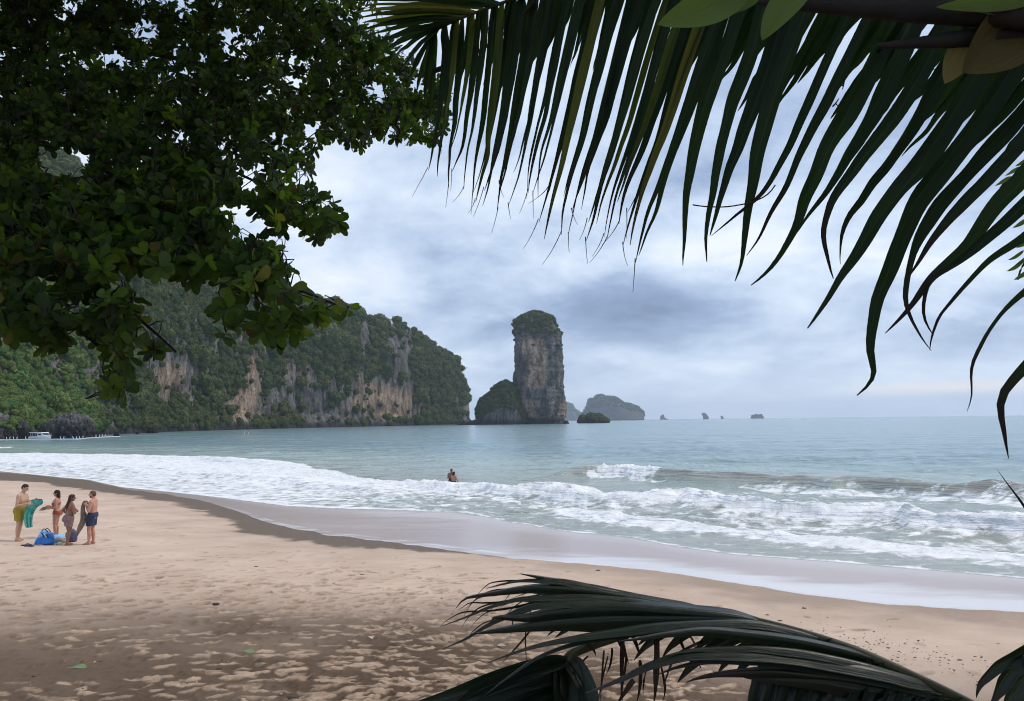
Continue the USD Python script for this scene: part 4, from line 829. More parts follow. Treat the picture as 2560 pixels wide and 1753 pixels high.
def short_hair(P, m, top=.03):
    h = P['h']; hp = P['hp']
    cap = m3.Manifold.batch_hull([ball(hp(-.010, 0, .020), .0535 * h, 20), ball(hp(.006, 0, .028), .046 * h, 20), ball(hp(-.028, 0, -.005), .036 * h, 16)])
    cut = m3.Manifold.batch_hull([ball(hp(.085, 0, .03), .046 * h, 16), ball(hp(.075, 0, -.02), .062 * h, 16), ball(hp(.06, 0, -.09), .062 * h, 16)])
    mesh('hair', P['W'](soft(cap - cut, .015, 4)), m, P['t'], smooth=40)
def long_hair(P, m, down=.22, side=0.0, back=-.045, wide=.045):
    h = P['h']; hp = P['hp']; L = P['L']
    cap = m3.Manifold.batch_hull([ball(hp(-.012, 0, .020), .056 * h, 20), ball(hp(.008, 0, .026), .049 * h, 20), ball(hp(-.030, 0, -.02), .042 * h, 16)])
    cut = m3.Manifold.batch_hull([ball(hp(.064, 0, -.01), .038 * h, 16), ball(hp(.05, 0, -.09), .05 * h, 16), ball(hp(.06, 0, .02), .032 * h, 16)])
    fall = hullof((hp(-.03, .03, -.02), .034 * h), (hp(-.03, -.03, -.02), .034 * h), (P['hd'] + L(back - .01, side + wide * .6, -down * .55), .03 * h), (P['hd'] + L(back - .01, side - wide * .6, -down * .55), .03 * h))
    tail = hullof((P['hd'] + L(back - .01, side + wide * .6, -down * .55), .03 * h), (P['hd'] + L(back - .01, side - wide * .6, -down * .55), .03 * h), (P['hd'] + L(back, side + wide * .25, -down), .018 * h), (P['hd'] + L(back, side - wide * .25, -down), .018 * h))
    mesh('hair', P['W'](soft((cap - cut) + fall + tail, .018, 4)), m, P['t'], smooth=40)
def shorts(P, m, leg=.62, d=.014, top=.60):
    h = P['h']; ms = [hullof(*infl(P['pel'], d * h), *[(p, r + d * .6 * h) for p, r in P['wai']])]
    for s in (1, -1):
        ms.append(ball(P['L'](P['sh'](.5) - .026, s * .045, .52), (.052 + d * .7) * h))
        an = np.array([P['feet'][s][0], P['feet'][s][1], .048 * h]); kn = (P['hip'][s] + an) / 2 + P['L'](.018, 0, .005)
        ms.append(bone(P['hip'][s], (.056 * P['b'] + d) * h, P['hip'][s] + (kn - P['hip'][s]) * leg, (.045 * P['b'] + d * 1.5) * h))
    u = m3.Manifold.batch_boolean(ms, m3.OpType.Add).trim_by_plane([0, 0, -1], -top * h)
    u = u.trim_by_plane([0, 0, 1], float(P['hip'][1][2] - (P['hip'][1][2] - .285 * h) * leg))
    mesh('shorts', P['W'](u.refine_to_length(.03)), m, P['t'], smooth=40)
def towel(pts_rows, thick, matr, label, wob=0.02, seed=0):
    """hanging cloth: rows of points (each row across), made into a sheet with thickness"""
    R_ = np.array([spline(r, 14) for r in pts_rows]); R_ = np.stack([spline(R_[:, j], 26) for j in range(14)], 1)
    n = fbm(R_ * 7 + seed, 3, 90 + seed)[..., None] - .5
    fold = np.sin(np.linspace(0, 1, 14) * 2 * np.pi * 2.3 + seed)[None, :, None] * np.linspace(.3, 1, 26)[:, None, None]
    nr = np.array([math.sin(.3), -math.cos(.3), 0.0])
    A1 = R_ + nr * (n * wob * 3 + fold * wob); B1 = A1 - nr * thick
    v = np.vstack([A1.reshape(-1, 3), B1.reshape(-1, 3)]); N = 26 * 14; f = grid_faces(26, 14)
    loop = np.r_[np.arange(14), np.arange(1, 26) * 14 + 13, 25 * 14 + np.arange(12, -1, -1), np.arange(24, 0, -1) * 14]
    l2 = np.roll(loop, -1); side = np.vstack([np.stack([loop, l2, l2 + N], 1), np.stack([loop, l2 + N, loop + N], 1)])
    base = v[v[:, 2].argmin()]
    t = thing('towel', label, 'towel', base); mesh('cloth', (v, np.vstack([f, f[:, ::-1] + N, side])), matr, t, smooth=60); return t
def stand(px, py): return on_sand(px, py)
def hgt_of(px_h, p): return px_h / FOC * (proj(p)[2])
pA = stand(46, 1352); hA = 1.79
A = person(pA, math.radians(4), hA, 'man in olive yellow swim shorts looking down at a teal towel in his hands', S_fair, H_dark,
    dict(lean=.05, fl=(-.035, .05), fr=(.0, -.05), toe_l=(1, .1), toe_r=(1, -.35), head_f=.012, nod=.42, el=(.045, .03, -.165), wl=(.135, -.05, .06), er=(-.01, -.03, -.175), wr=(.145, .05, .035), curl=1.0))
short_hair(A, H_dark); shorts(A, C_olive, .66)
pB = stand(139, 1345); hB = 1.57
B = person(pB, math.radians(196), hB, 'woman in a rust red bikini holding a pale cloth in front of her', S_tan, H_black,
    dict(lean=.0, fl=(.0, .05), fr=(-.02, -.045), yaw=.1, nod=-.02, el=(-.02, .05, -.16), wl=(.13, -.06, .0), er=(.0, -.045, -.165), wr=(.15, .045, .015), curl=.9), True)
long_hair(B, H_black, .13, 0, -.03, .05)
h = hB; top = m3.Manifold.batch_boolean([hullof(*infl(B['che'], .006 * h))] + [ball(B['L'](B['sh'](.72) + .055, s * .045, .715), .040 * h) for s in (1, -1)], m3.OpType.Add).trim_by_plane([0, 0, 1], .685 * h).trim_by_plane([0, 0, -1], -.745 * h)
mesh('bikini_top', B['W'](top), C_rust, B['t'], smooth=40)
bt = m3.Manifold.batch_boolean([hullof(*infl(B['pel'], .006 * h))] + [ball(B['L'](B['sh'](.5) - .052, s * .045, .51), .059 * h) for s in (1, -1)] + [bone(B['hip'][s], .068 * h, B['hip'][s] - [0, 0, .01], .066 * h) for s in (1, -1)], m3.OpType.Add).trim_by_plane([0, 0, 1], .50 * h).trim_by_plane([0, 0, -1], -.575 * h)
mesh('bikini_bottom', B['W'](bt), C_rust, B['t'], smooth=40)
for s in (1, -1): mesh('strap', B['W'](tube([B['L'](.075, s * .045, .745), B['L'](.045, s * .05, .80), B['L'](.0, s * .045, .842), B['L'](-.03, 0, .85)], .006 * h, 5, 14)), C_rust, B['t'])
pC = stand(170, 1363); hC = 1.56
C_ = person(pC, math.radians(48), hC, 'long haired woman with a mauve wrap round her hips, seen from behind', S_brown, H_brown,
    dict(lean=.03, fl=(.0, .03), fr=(-.03, -.03), toe_r=(1, -.4), yaw=-.5, nod=.05, el=(-.07, .115, -.115), wl=(.07, -.09, -.09), er=(.03, -.035, -.165), wr=(.07, .10, .03), curl=.9), True, 1.1)
long_hair(C_, H_brown, .30, .02, -.065, .05); h = hC
wrap = m3.Manifold.batch_boolean([hullof(*infl(C_['pel'], .012 * h), *infl(C_['wai'], .004 * h))] + [ball(C_['L'](C_['sh'](.5) - .052, s * .045, .51), .066 * h) for s in (1, -1)] + [hullof((C_['hip'][1], .074 * h), (C_['hip'][-1], .074 * h), (C_['L'](.0, .05, .38), .066 * h), (C_['L'](-.01, -.05, .38), .066 * h))], m3.OpType.Add).trim_by_plane([0, 0, 1], .375 * h).trim_by_plane([0, 0, -1], -.59 * h)
mesh('hip_wrap', C_['W'](soft(wrap, .03, 3)), C_mauve, C_['t'], smooth=45)
mesh('bikini_top', C_['W'](m3.Manifold.batch_boolean([hullof(*infl(C_['che'], .006 * h))] + [ball(C_['L'](C_['sh'](.72) + .055, s * .045, .715), .040 * h) for s in (1, -1)], m3.OpType.Add).trim_by_plane([0, 0, 1], .685 * h).trim_by_plane([0, 0, -1], -.74 * h)), C_rust, C_['t'], smooth=40)
pD = stand(228, 1361); hD_ = 1.68
Dm = person(pD, math.radians(188), hD_, 'man in navy swim shorts holding a taupe towel against his chest', S_ruddy, H_sandy,
    dict(lean=-.015, fl=(.025, .055), fr=(-.02, -.05), toe_l=(1, .15), toe_r=(1, 0), nod=.0, head_f=.01, el=(.02, .05, -.165), wl=(.09, -.10, .11), er=(.03, -.02, -.17), wr=(.09, .07, .12), curl=1.1), False, 1.05)
short_hair(Dm, H_sandy); shorts(Dm, C_navy, .70)
mesh('beard', Dm['W'](hullof((Dm['hp'](.030, 0, -.046), .021 * hD_), (Dm['hp'](.018, .018, -.035), .020 * hD_), (Dm['hp'](.018, -.018, -.035), .020 * hD_), n=10)), H_sandy, Dm['t'], smooth=40)
def loc(P, x, y, z): return P['W'](([np.array([x, y, z]) * P['h']], np.zeros((0, 3), int)))[0][0]
towel([[loc(A, .17, -.06, .695), loc(A, .24, .0, .73), loc(A, .34, .07, .725)], [loc(A, .15, -.08, .63), loc(A, .23, .0, .635), loc(A, .36, .07, .66)], [loc(A, .13, -.08, .55), loc(A, .19, -.02, .54), loc(A, .27, .04, .57)], [loc(A, .12, -.08, .42), loc(A, .17, -.03, .42), loc(A, .22, .02, .43)], [loc(A, .14, -.09, .31), loc(A, .18, -.04, .30), loc(A, .21, .02, .31)], [loc(A, .16, -.08, .235), loc(A, .20, -.04, .23), loc(A, .235, .01, .24)]], .035, C_teal, 'teal towel hanging from the hands of the man in yellow shorts', .03, 1)
towel([[loc(Dm, .12, -.06, .80), loc(Dm, .15, .0, .82), loc(Dm, .16, .06, .80)], [loc(Dm, .16, -.06, .66), loc(Dm, .19, .0, .66), loc(Dm, .19, .06, .66)], [loc(Dm, .10, -.06, .5), loc(Dm, .15, .0, .5), loc(Dm, .19, .06, .5)], [loc(Dm, .17, -.05, .32), loc(Dm, .21, .0, .3), loc(Dm, .25, .04, .3)], [loc(Dm, .24, -.02, .2), loc(Dm, .26, .0, .15), loc(Dm, .27, .02, .19)]], .035, C_taupe, 'taupe towel held against the chest of the man in navy shorts', .02, 2)
towel([[loc(B, .17, -.04, .66), loc(B, .22, .0, .665), loc(B, .27, .04, .65)], [loc(B, .19, -.03, .63), loc(B, .24, .0, .625), loc(B, .31, .04, .61)], [loc(B, .22, -.02, .595), loc(B, .26, .0, .585), loc(B, .33, .04, .585)]], .03, C_taupe, 'small pale bunched cloth in the hands of the woman in the rust bikini', .02, 3)
# bathers in the sea
zs = 0.0; wz_ = ground(1130, 1206.5, 0.05)
pE = np.array([wz_[0] - 0.05, wz_[1] + 0.15, -0.76])
E_ = person(pE, math.radians(-100), 1.72, 'taller dark haired bather standing waist deep behind the other one', S_brown, H_black, dict(el=(.05, .02, -.16), wl=(.12, -.05, .0), er=(.04, -.02, -.16), wr=(.12, .06, .02), curl=.8))
short_hair(E_, H_black); shorts(E_, C_navy)
pF = np.array([wz_[0] + 0.12, wz_[1] - 0.22, -0.76])
F_ = person(pF, math.radians(70), 1.55, 'smaller bather with tied dark hair hugging the taller one in the water', S_tan, H_dark, dict(lean=.02, yaw=-.6, el=(.06, .03, -.15), wl=(.12, -.06, .05), er=(.02, -.05, -.15), wr=(.10, .02, -.06), curl=.8), True)
long_hair(F_, H_dark, .11, 0, -.03, .04); shorts(F_, C_navy, .25)

# ------------------------------------------------------------------ things on the sand by the people
pb = stand(112, 1361)
bag = thing('beach_bag', 'big blue beach bag with a light blue and white upper side', 'bag', pb)
bagm = m3.Manifold.batch_hull([ball((-.27, -.12, .05), .05), ball((.27, -.12, .05), .05), ball((-.24, .14, .05), .05), ball((.25, .14, .05), .05), ball((-.10, -.09, .47), .03), ball((.22, -.09, .36), .03), ball((-.10, .12, .50), .03), ball((.20, .12, .38), .03), ball((-.29, 0, .18), .05), ball((.31, .0, .16), .05)])
upper = bagm.trim_by_plane([-.45, 0, 1], 0.30); lower = bagm.trim_by_plane([.45, 0, -1], -0.30)
mesh('lower_side', place(soft(lower, .05, 2), pb, 0, .84), C_blue, bag, smooth=40)
mesh('upper_side', place(soft(upper, .05, 2), pb, 0, .84), C_lblue, bag, smooth=40)
for k in range(3):
    mesh('stripe', place(tube([(-.06 + k * .09, -.135, .45 - k * .03), (0.0 + k * .09, -.150, .36 - k * .03), (.05 + k * .09, -.158, .30 - k * .02)], .016, 5), pb, 0, .84), M_white if k % 2 else C_navy, bag)
for s in (-1, 1): mesh('handle', place(tube([(-.07, s * .10, .49), (0, s * .10, .58), (.08, s * .08, .53), (.16, s * .09, .42)], .014, 6, 14), pb, 0, .84), C_navy, bag)
def lump(name, px, py, sx, sy, sz, m, label, cat, seed, loc_=None):
    p = stand(px, py) if loc_ is None else loc_; s = trimesh.creation.icosphere(3); v = s.vertices * (0.72 + 0.55 * fbm(s.vertices * 2.2 + seed, 3, seed))[:, None]
    v = v / np.abs(v).max(0) * [sx, sy, sz]; v[:, 2] = np.maximum(v[:, 2] + sz * .55, -0.01)
    t = thing(name, label, cat, p); mesh('cloth', (v + p, s.faces), m, t, smooth=True); return t
lump('towel', 142, 1355, .30, .22, .16, C_lblue, 'crumpled light blue towel between the blue bag and the purple bundle', 'towel', 3)
lump('bundle', 178, 1353, .20, .18, .26, C_purple, 'dark purple rounded bundle behind the legs of the long haired woman', 'bundle', 5)
lump('towel', 149, 1357, .17, .13, .12, C_taupe, 'small brown crumpled cloth lying on the light blue towel', 'cloth', 7)
lump('shirt', 148, 1361, .11, .07, .05, C_cream, 'tiny cream cloth on the sand in front of the brown cloth', 'cloth', 9)
def sandal(px, py, ang, label):
    p = stand(px, py); t = thing('flip_flop', label, 'flip-flop', p)
    o = shapely.Polygon([(-.13, -.035), (-.10, -.045), (0, -.038), (.08, -.05), (.13, -.03), (.14, 0), (.12, .035), (.06, .048), (0, .038), (-.1, .042), (-.13, .03)]).buffer(.008)
    mesh('sole', place(trimesh.creation.extrude_polygon(o, .022, engine='earcut'), p + [0, 0, .008], ang), C_navy, t)
    mesh('strap', place(cat_meshes([tube([(.08, 0, .02), (.03, .03, .06), (-.02, .045, .02)], .008, 5, 8), tube([(.08, 0, .02), (.03, -.03, .06), (-.02, -.045, .02)], .008, 5, 8)]), p + [0, 0, .008], ang), C_purple, t)
sandal(66, 1364, .3, 'dark flip-flop lying left of the blue bag'); sandal(73, 1366.5, .05, 'dark flip-flop lying with its toe nearest the blue bag')
sandal(122, 1363, .2, 'dark flip-flop lying right in front of the blue bag')

# ------------------------------------------------------------------ broadleaf tree on the left
leaf_s = np.array([0, .14, .40, .66, .88, 1.0]); leaf_w = np.array([.02, .085, .215, .285, .215, .02])
def leaf_template():
    v, ac, al = [], [], []
    for s, w in zip(leaf_s, leaf_w):
        z = -.16 * s * s
        for k in (-1, 0, 1):
            v.append((s, k * w, z + .16 * w * abs(k))); ac.append(k); al.append(s)
    return np.array(v), grid_faces(6, 3), np.array(ac, float), np.array(al)
LV, LF, LAC, LAL = leaf_template()
def leaves(o, d, n, L, tone):
    """many leaves: origins, directions, upper normals, lengths"""
    d = d / np.linalg.norm(d, axis=1, keepdims=True); s = np.cross(n, d); s /= np.linalg.norm(s, axis=1, keepdims=True) + 1e-9; n = np.cross(d, s)
    v = o[:, None] + L[:, None, None] * (LV[None, :, 0:1] * d[:, None] + LV[None, :, 1:2] * s[:, None] * rngw[:len(o), None, None] + LV[None, :, 2:3] * n[:, None])
    f = LF[None] + (np.arange(len(o)) * len(LV))[:, None, None]
    return v, f, np.repeat(tone, len(LV)), np.tile(LAC, len(o)), np.tile(LAL, len(o))
CAN = shapely.Polygon([(-60, -60), (905, -60), (960, 60), (1010, 130), (1090, 190), (1135, 235), (1125, 330), (1085, 362), (1020, 352), (960, 348), (900, 375), (860, 350), (800, 362), (768, 385), (785, 440), (840, 540), (850, 565), (790, 600), (745, 545), (705, 568), (668, 545), (640, 520), (590, 500), (560, 505), (555, 545), (600, 575), (668, 605), (690, 650), (745, 690), (765, 730), (800, 760), (850, 745), (905, 752), (895, 800), (830, 835), (800, 832), (775, 850), (700, 838), (690, 868), (655, 872), (640, 835), (600, 800), (610, 862), (565, 872), (550, 820), (540, 760), (500, 745), (470, 715), (455, 730), (520, 770), (500, 800), (440, 785), (400, 800), (450, 850), (478, 885), (440, 920), (400, 900), (370, 850), (330, 855), (300, 880), (345, 925), (360, 960), (325, 1003), (270, 965), (240, 905), (195, 885), (150, 900), (100, 930), (55, 870), (20, 860), (-60, 880)])
GAPS = [(158, 405, 70, 42), (700, 345, 40, 14), (610, 585, 34, 30), (520, 715, 26, 28), (430, 800, 30, 18), (790, 320, 26, 26), (640, 745, 24, 14), (300, 700, 45, 32), (385, 765, 50, 45), (505, 735, 48, 45), (200, 770, 38, 30)]
n_c = 5000
cpx, cpy = rng.uniform(-60, 1140, 90000), rng.uniform(-60, 1005, 90000)
ok = shapely.contains_xy(CAN, cpx, cpy)
edge = shapely.distance(shapely.points(cpx, cpy), CAN.exterior)
thin = fbm(np.stack([cpx / 95, cpy / 75, cpx * 0], -1), 3, 101)
dens = 0.5 + 0.5 * smooth01(edge, 5, 70); dens *= smooth01(thin, 0.24, 0.44) * .8 + .2
clump = fbm(np.stack([cpx / 62, cpy / 55, cpx * 0], -1), 3, 107)
dens *= np.where(cpy > 670, 0.55 * smooth01(clump, .40, .58), 1.0) * np.where(cpy < 480, 1.0, 1.0)
for gx, gy, ga, gb_ in GAPS: dens *= smooth01(((cpx - gx) / ga) ** 2 + ((cpy - gy) / gb_) ** 2, 0.8, 1.5)
ok &= rng.random(90000) < dens
cpx, cpy, edge = cpx[ok][:n_c], cpy[ok][:n_c], edge[ok][:n_c]
dmin = 3.4 + 3.4 * np.clip((780 - cpy) / 800, 0, 1) + 1.0 * np.clip((cpx - 700) / 400, 0, 1)
cd = dmin + rng.exponential(0.7, len(cpx)) + rng.uniform(0, .5, len(cpx))
cpt = at(cpx, cpy, cd)
limbs_px = [[(-420, 560, 4.9), (-100, 520, 4.8), (200, 565, 4.6), (420, 600, 4.4), (600, 680, 4.1), (760, 730, 4.0), (860, 770, 4.0)],
            [(-420, 300, 5.4), (0, 330, 5.5), (300, 350, 5.6), (560, 420, 5.5), (700, 490, 5.4), (790, 560, 5.4)],
            [(-420, 60, 6.2), (0, 80, 6.4), (350, 130, 6.5), (700, 210, 6.9), (900, 280, 7.3), (1080, 330, 7.6)],
            [(-420, 760, 4.2), (-50, 740, 4.0), (150, 800, 3.8), (260, 880, 3.7), (310, 960, 3.7)],
            [(-100, 620, 4.2), (200, 690, 3.9), (350, 800, 3.8), (440, 880, 3.8)],
            [(-420, -200, 6.5), (100, -140, 6.8), (500, -60, 7.0), (880, 40, 7.3)]]
limbs = [np.array([at(a_, b_, c_ + .7) for a_, b_, c_ in l]) for l in limbs_px]
tb = np.array([-5.6, 2.6, float(sand_z(-5.6, 2.6)[0]) - .1])
tree = thing('broadleaf_tree', 'big dark broadleaf tree whose leafy boughs hang over the upper left', 'tree', tb)
fork = np.array([-5.2, 3.1, 5.3])
mesh('trunk', tube([tb, tb + [.15, .1, 1.6], (-5.3, 2.9, 3.6), fork, (-5.0, 3.6, 6.8), (-4.6, 4.2, 8.4), (-4.2, 5, 10)], [.34, .28, .25, .22, .17, .12, .05], 12, 40), M_bark, tree, smooth=True)
dense = []
for i, l in enumerate(limbs):
    start = np.array([-5.25 + .05 * i, 3.0, 4.6 + .25 * i]) if l[0][2] < 7.5 else np.array([-5.0, 3.6, 6.8])
    pts = np.vstack([start, (start + l[0]) / 2 + [0, 0, .15], l]); sp = spline(pts, 60); dense.append(sp)
    mesh('branch', tube(sp, np.linspace(.055, .006, 60), 7), M_bark, tree, smooth=True)
dense = np.vstack(dense); kd = cKDTree(dense)
# twigs: each cluster hangs on a twig from the nearest bough
d0_, near = kd.query(cpt); order = np.argsort(d0_); root = np.zeros_like(cpt); par = np.zeros_like(cpt); done = []
for i in order:      # every twig grows from the nearest bough or from the nearest twig that is already there
    best, bd = dense[near[i]], d0_[i] * 0.9
    if done:
        dd_ = np.linalg.norm(cpt[done] - cpt[i], axis=1); j = dd_.argmin()
        if dd_[j] < bd: best = cpt[done[j]]
    if np.linalg.norm(best - cpt[i]) > .5: continue
    root[i] = best; done.append(i)
tw, lo, ld, ln, lL, lt = [], [], [], [], [], []
for i in done:
    e, r0 = cpt[i], root[i]; dv = e - r0; ln_ = np.linalg.norm(dv)
    mid_p = (e + r0) / 2 + rng.normal(0, .05, 3) + [0, 0, .04]
    tw.append(tube([r0, mid_p, e], [.0050, .004, .0028], 3, 5))
    axis = (e - mid_p); axis /= np.linalg.norm(axis) + 1e-9; axis = axis * .7 + rng.normal(0, .45, 3) + [0, 0, -.12]; axis /= np.linalg.norm(axis)
    a = np.cross(axis, [0, 0, 1.0] if abs(axis[2]) < .9 else [1, 0, 0]); a /= np.linalg.norm(a); b = np.cross(axis, a)
    k = rng.integers(6, 10); ph0 = rng.uniform(0, 6.28)
    base_t = rng.beta(1.5, 2.1) * (.66 + .28 * smooth01(cpy[i], 350, 650))  # light put into the leaf tone: lower sprays brighter, upper ones darker
    for j in range(k):
        p_ = ph0 + j * 2.4; el_ = rng.uniform(-.25, .7)
        d = math.cos(el_) * (math.cos(p_) * a + math.sin(p_) * b) + math.sin(el_) * axis + np.array([0, 0, -.18])
        nn = axis + rng.normal(0, .35, 3) + [0, 0, .3]
        lo.append(e - axis * rng.uniform(0, .04)); ld.append(d); ln.append(nn); lL.append(rng.uniform(.058, .108) * (.85 if cpy[i] < 480 else 1)); 
        lt.append(min(1, base_t + rng.normal(0, .09)) if rng.random() > .015 else rng.uniform(.82, 1))
lo, ld, ln, lL, lt = np.array(lo), np.array(ld), np.array(ln), np.array(lL), np.clip(np.array(lt), 0, 1)
rngw = rng.uniform(.70, 1.25, 90000)
mesh('twigs', cat_meshes(tw), M_bark, tree, kind='stuff')
v, f, tone, ac, al = leaves(lo, ld, ln, lL, lt)
qx, qy, qd = proj(v.mean(1))
vis = (qx > 10) & (qx < 2550) & (qy > 10)
score = np.where(vis, lL / qd * (1.0 + .6 * (qy > 520)), 0); top300 = np.argsort(-score)[:298]
rest = np.setdiff1d(np.arange(len(lo)), top300)
nL = len(LV)
for i in top300:
    mesh('leaf', (v[i], LF), M_leaf, tree, smooth=True, attrs={'tone': np.full(nL, lt[i]), 'across': LAC, 'along': LAL})
fr = LF[None] + (np.arange(len(rest)) * nL)[:, None, None]
mesh('foliage', (v[rest].reshape(-1, 3), fr.reshape(-1, 3)), M_leaf, tree, smooth=True, attrs={'tone': np.repeat(lt[rest], nL), 'across': np.tile(LAC, len(rest)), 'along': np.tile(LAL, len(rest))}, kind='stuff')
# the crown goes on above and beside the picture and shades the near sand
nu = 13000
ux, uy = rng.uniform(-11, 5.5, nu * 3), rng.uniform(-3, 11.5, nu * 3)
uz = np.maximum(7.6, 4.2 + 0.60 * uy + 0.9) + rng.uniform(0, 2.2, nu * 3)
okc = (fbm(np.stack([ux * .5, uy * .5, uz * .5], -1), 3, 77) > .40) & (np.hypot(ux + 3, uy - 4) < 9.5)
uo = np.stack([ux, uy, uz], -1)[okc][:nu]
ud = rng.normal(size=(len(uo), 3)) * [1, 1, .4]; nb_ = 9000; bx_ = np.stack([rng.uniform(-12, 7, nb_), rng.uniform(-7, -2.2, nb_), rng.uniform(2.6, 9.5, nb_)], -1); bx_ = bx_[fbm(bx_ * .5, 3, 78) > .38]  # leaf screen behind the viewer, added to cut light from the back
uo = np.vstack([uo, bx_]); ow = 9000; oxp = np.r_[rng.uniform(-900, -50, ow), rng.uniform(-60, 930, 5200)]; oyp = np.r_[rng.uniform(-420, 900, ow), rng.uniform(-430, -50, 5200)]
od = 3.9 + 3.0 * np.clip((780 - oyp) / 1000, 0, 1) + rng.exponential(.8, len(oxp)); oo = at(oxp, oyp, od); oo = oo[fbm(oo * .9, 3, 79) > .40]
small = len(oo); uo = np.vstack([uo, oo]); ud = rng.normal(size=(len(uo), 3)) * [1, 1, .5]; un = rng.normal(0, .4, (len(uo), 3)) + [0, 0, 1]
LV0, LF0, LAC0, LAL0 = LV, LF, LAC, LAL; kk = np.repeat([0, 1, 2, 3, 5], 3) * 3 + np.tile([0, 1, 2], 5); LV, LF, LAC, LAL = LV[kk], grid_faces(5, 3), LAC[kk], LAL[kk]
vu, fu, tu_, au, lu = leaves(uo, ud, un, np.r_[rng.uniform(.20, .32, len(uo) - small), rng.uniform(.10, .16, small)], rng.beta(2, 3, len(uo)) * .8)
mesh('crown', (vu.reshape(-1, 3), fu.reshape(-1, 3)), M_leaf, tree, smooth=True, attrs={'tone': tu_, 'across': au, 'along': lu}, kind='stuff')
LV, LF, LAC, LAL = LV0, LF0, LAC0, LAL0
for i in range(9):
    e = np.array([rng.uniform(-9, 4), rng.uniform(-1, 9), 0]); e[2] = max(7.8, 5.4 + .6 * e[1]) + .8
    mesh('branch', tube([(-4.7, 4.0, 7.8), ((-4.7 + e[0]) / 2, (4 + e[1]) / 2, (7.8 + e[2]) / 2 + .4), e], [.09, .06, .015], 6, 20), M_bark, tree, smooth=True)

# ------------------------------------------------------------------ palm fronds
def ribbon(pts, width, fold=.35, roll=0.0, n=26, taper=(.12, .60), sag=0.0, cross=5, wave=0.0, seed=0, kink=.45):
    p = spline(pts, n); t = np.gradient(p, axis=0); t /= np.linalg.norm(t, axis=1, keepdims=True)
    ref = np.array([0.0, -1.0, .25]); s = np.cross(t, ref); s /= np.linalg.norm(s, axis=1, keepdims=True); nn = np.cross(s, t)
    u = np.linspace(0, 1, n)
    kk_ = np.stack([u * 6.5, u * 0 + seed * 1.37, u * 0], -1)
    p = p + s * ((fbm(kk_, 2, (seed + 3) % 991) - .5) * width * kink * smooth01(u, .25, .8))[:, None]
    r_ = roll + wave * (fbm(np.stack([u * 3.5, u * 0 + seed, u * 0], -1), 2, seed % 997) - .5) * 2.2
    r_ = np.broadcast_to(r_, (n,)); c, si = np.cos(r_)[:, None], np.sin(r_)[:, None]
    s, nn = s * c + nn * si, nn * c - s * si
    w = width * np.minimum(smooth01(u, -.03, taper[0]) * .55 + .45, 1) * np.where(u > taper[1], (1 - ((u - taper[1]) / (1 - taper[1]))) ** .85 * .95 + .05, 1)
    w = w * (1 + .10 * (fbm(np.stack([u * 7, u * 0 + seed, u * 0], -1), 2, 5) - .5))
    k = np.linspace(-1, 1, cross)
    v = p[:, None] + s[:, None] * (k[None, :, None] * w[:, None, None] * .5) + nn[:, None] * ((np.abs(k)[None, :, None] - .5) * w[:, None, None] * fold)
    return v.reshape(-1, 3), grid_faces(n, cross), np.tile(k, n), np.repeat(u, cross)
def leaflet(frond, pts, width, tone, m=None, tip_brown=0.0, name='leaflet', **kw):
    v, f, ac, al = ribbon(pts, width, **kw)
    return mesh(name, (v, f), m or M_palm, frond, smooth=True, attrs={'tone': np.full(len(v), tone), 'across': ac, 'along': al, 'dry': np.clip(tip_brown * 1.25, 0, 1) * smooth01(al, .66, .90)})
Z2 = lambda L: [(1280 + a * .5508, b * .5508) for a, b in L]
RX = np.array([(1085, 78, 2.75), (1130, 56, 2.7), (1200, 28, 2.6), (1290, -4, 2.5), (1500, -62, 2.3), (1870, -110, 2.05), (2100, -100, 1.9), (2320, -60, 1.75), (2534, 50, 1.6), (2690, 160, 1.52), (2850, 270, 1.48), (2950, 430, 1.45), (3010, 640, 1.45), (3040, 860, 1.5)], float)
RW = at(RX[:, 0], RX[:, 1], RX[:, 2]); rs = np.linspace(0, 1, 400); RC = spline(RW, 400); rpx, rpy, rpd = proj(RC)
crown_b = RC[-1] + [.25, .1, -.35]
pb2 = np.array([crown_b[0] + .5, crown_b[1] + .15, 0]); pb2[2] = float(sand_z(pb2[0], pb2[1])[0]) - .1
palmU = thing('coconut_palm', 'coconut palm whose long frond hangs across the top right', 'palm tree', pb2)
mesh('trunk', tube([pb2, pb2 + [-.1, 0, .9], pb2 + [-.3, -.05, 1.7], crown_b], [.17, .13, .11, .09], 12, 24), M_bark, palmU, smooth=True)
fU = thing('frond', parent=palmU)
mesh('stalk', tube(np.vstack([RC, crown_b]), np.r_[np.linspace(.004, .017, 400), .024], 7), M_rachis, fU, smooth=True)
def root_at(x):   # the rachis point straight above picture column x (it runs on to the right of the picture)
    i = np.argmin(np.abs(rpx - x)); return RC[i], rpd[i]
TIPS = []
def U_leaf(rx, pts_px, wpx, tone, dz=0.0, **kw):
    r0, d0 = root_at(rx); n = len(pts_px)
    dd = d0 + dz * np.linspace(.3, 1, n) + rng.normal(0, .02)
    P = np.vstack([[r0], at(np.array(pts_px)[:, 0], np.array(pts_px)[:, 1], dd)])
    TIPS.append(P[-1]); leaflet(fU, P, wpx / FOC * d0, tone, **kw)
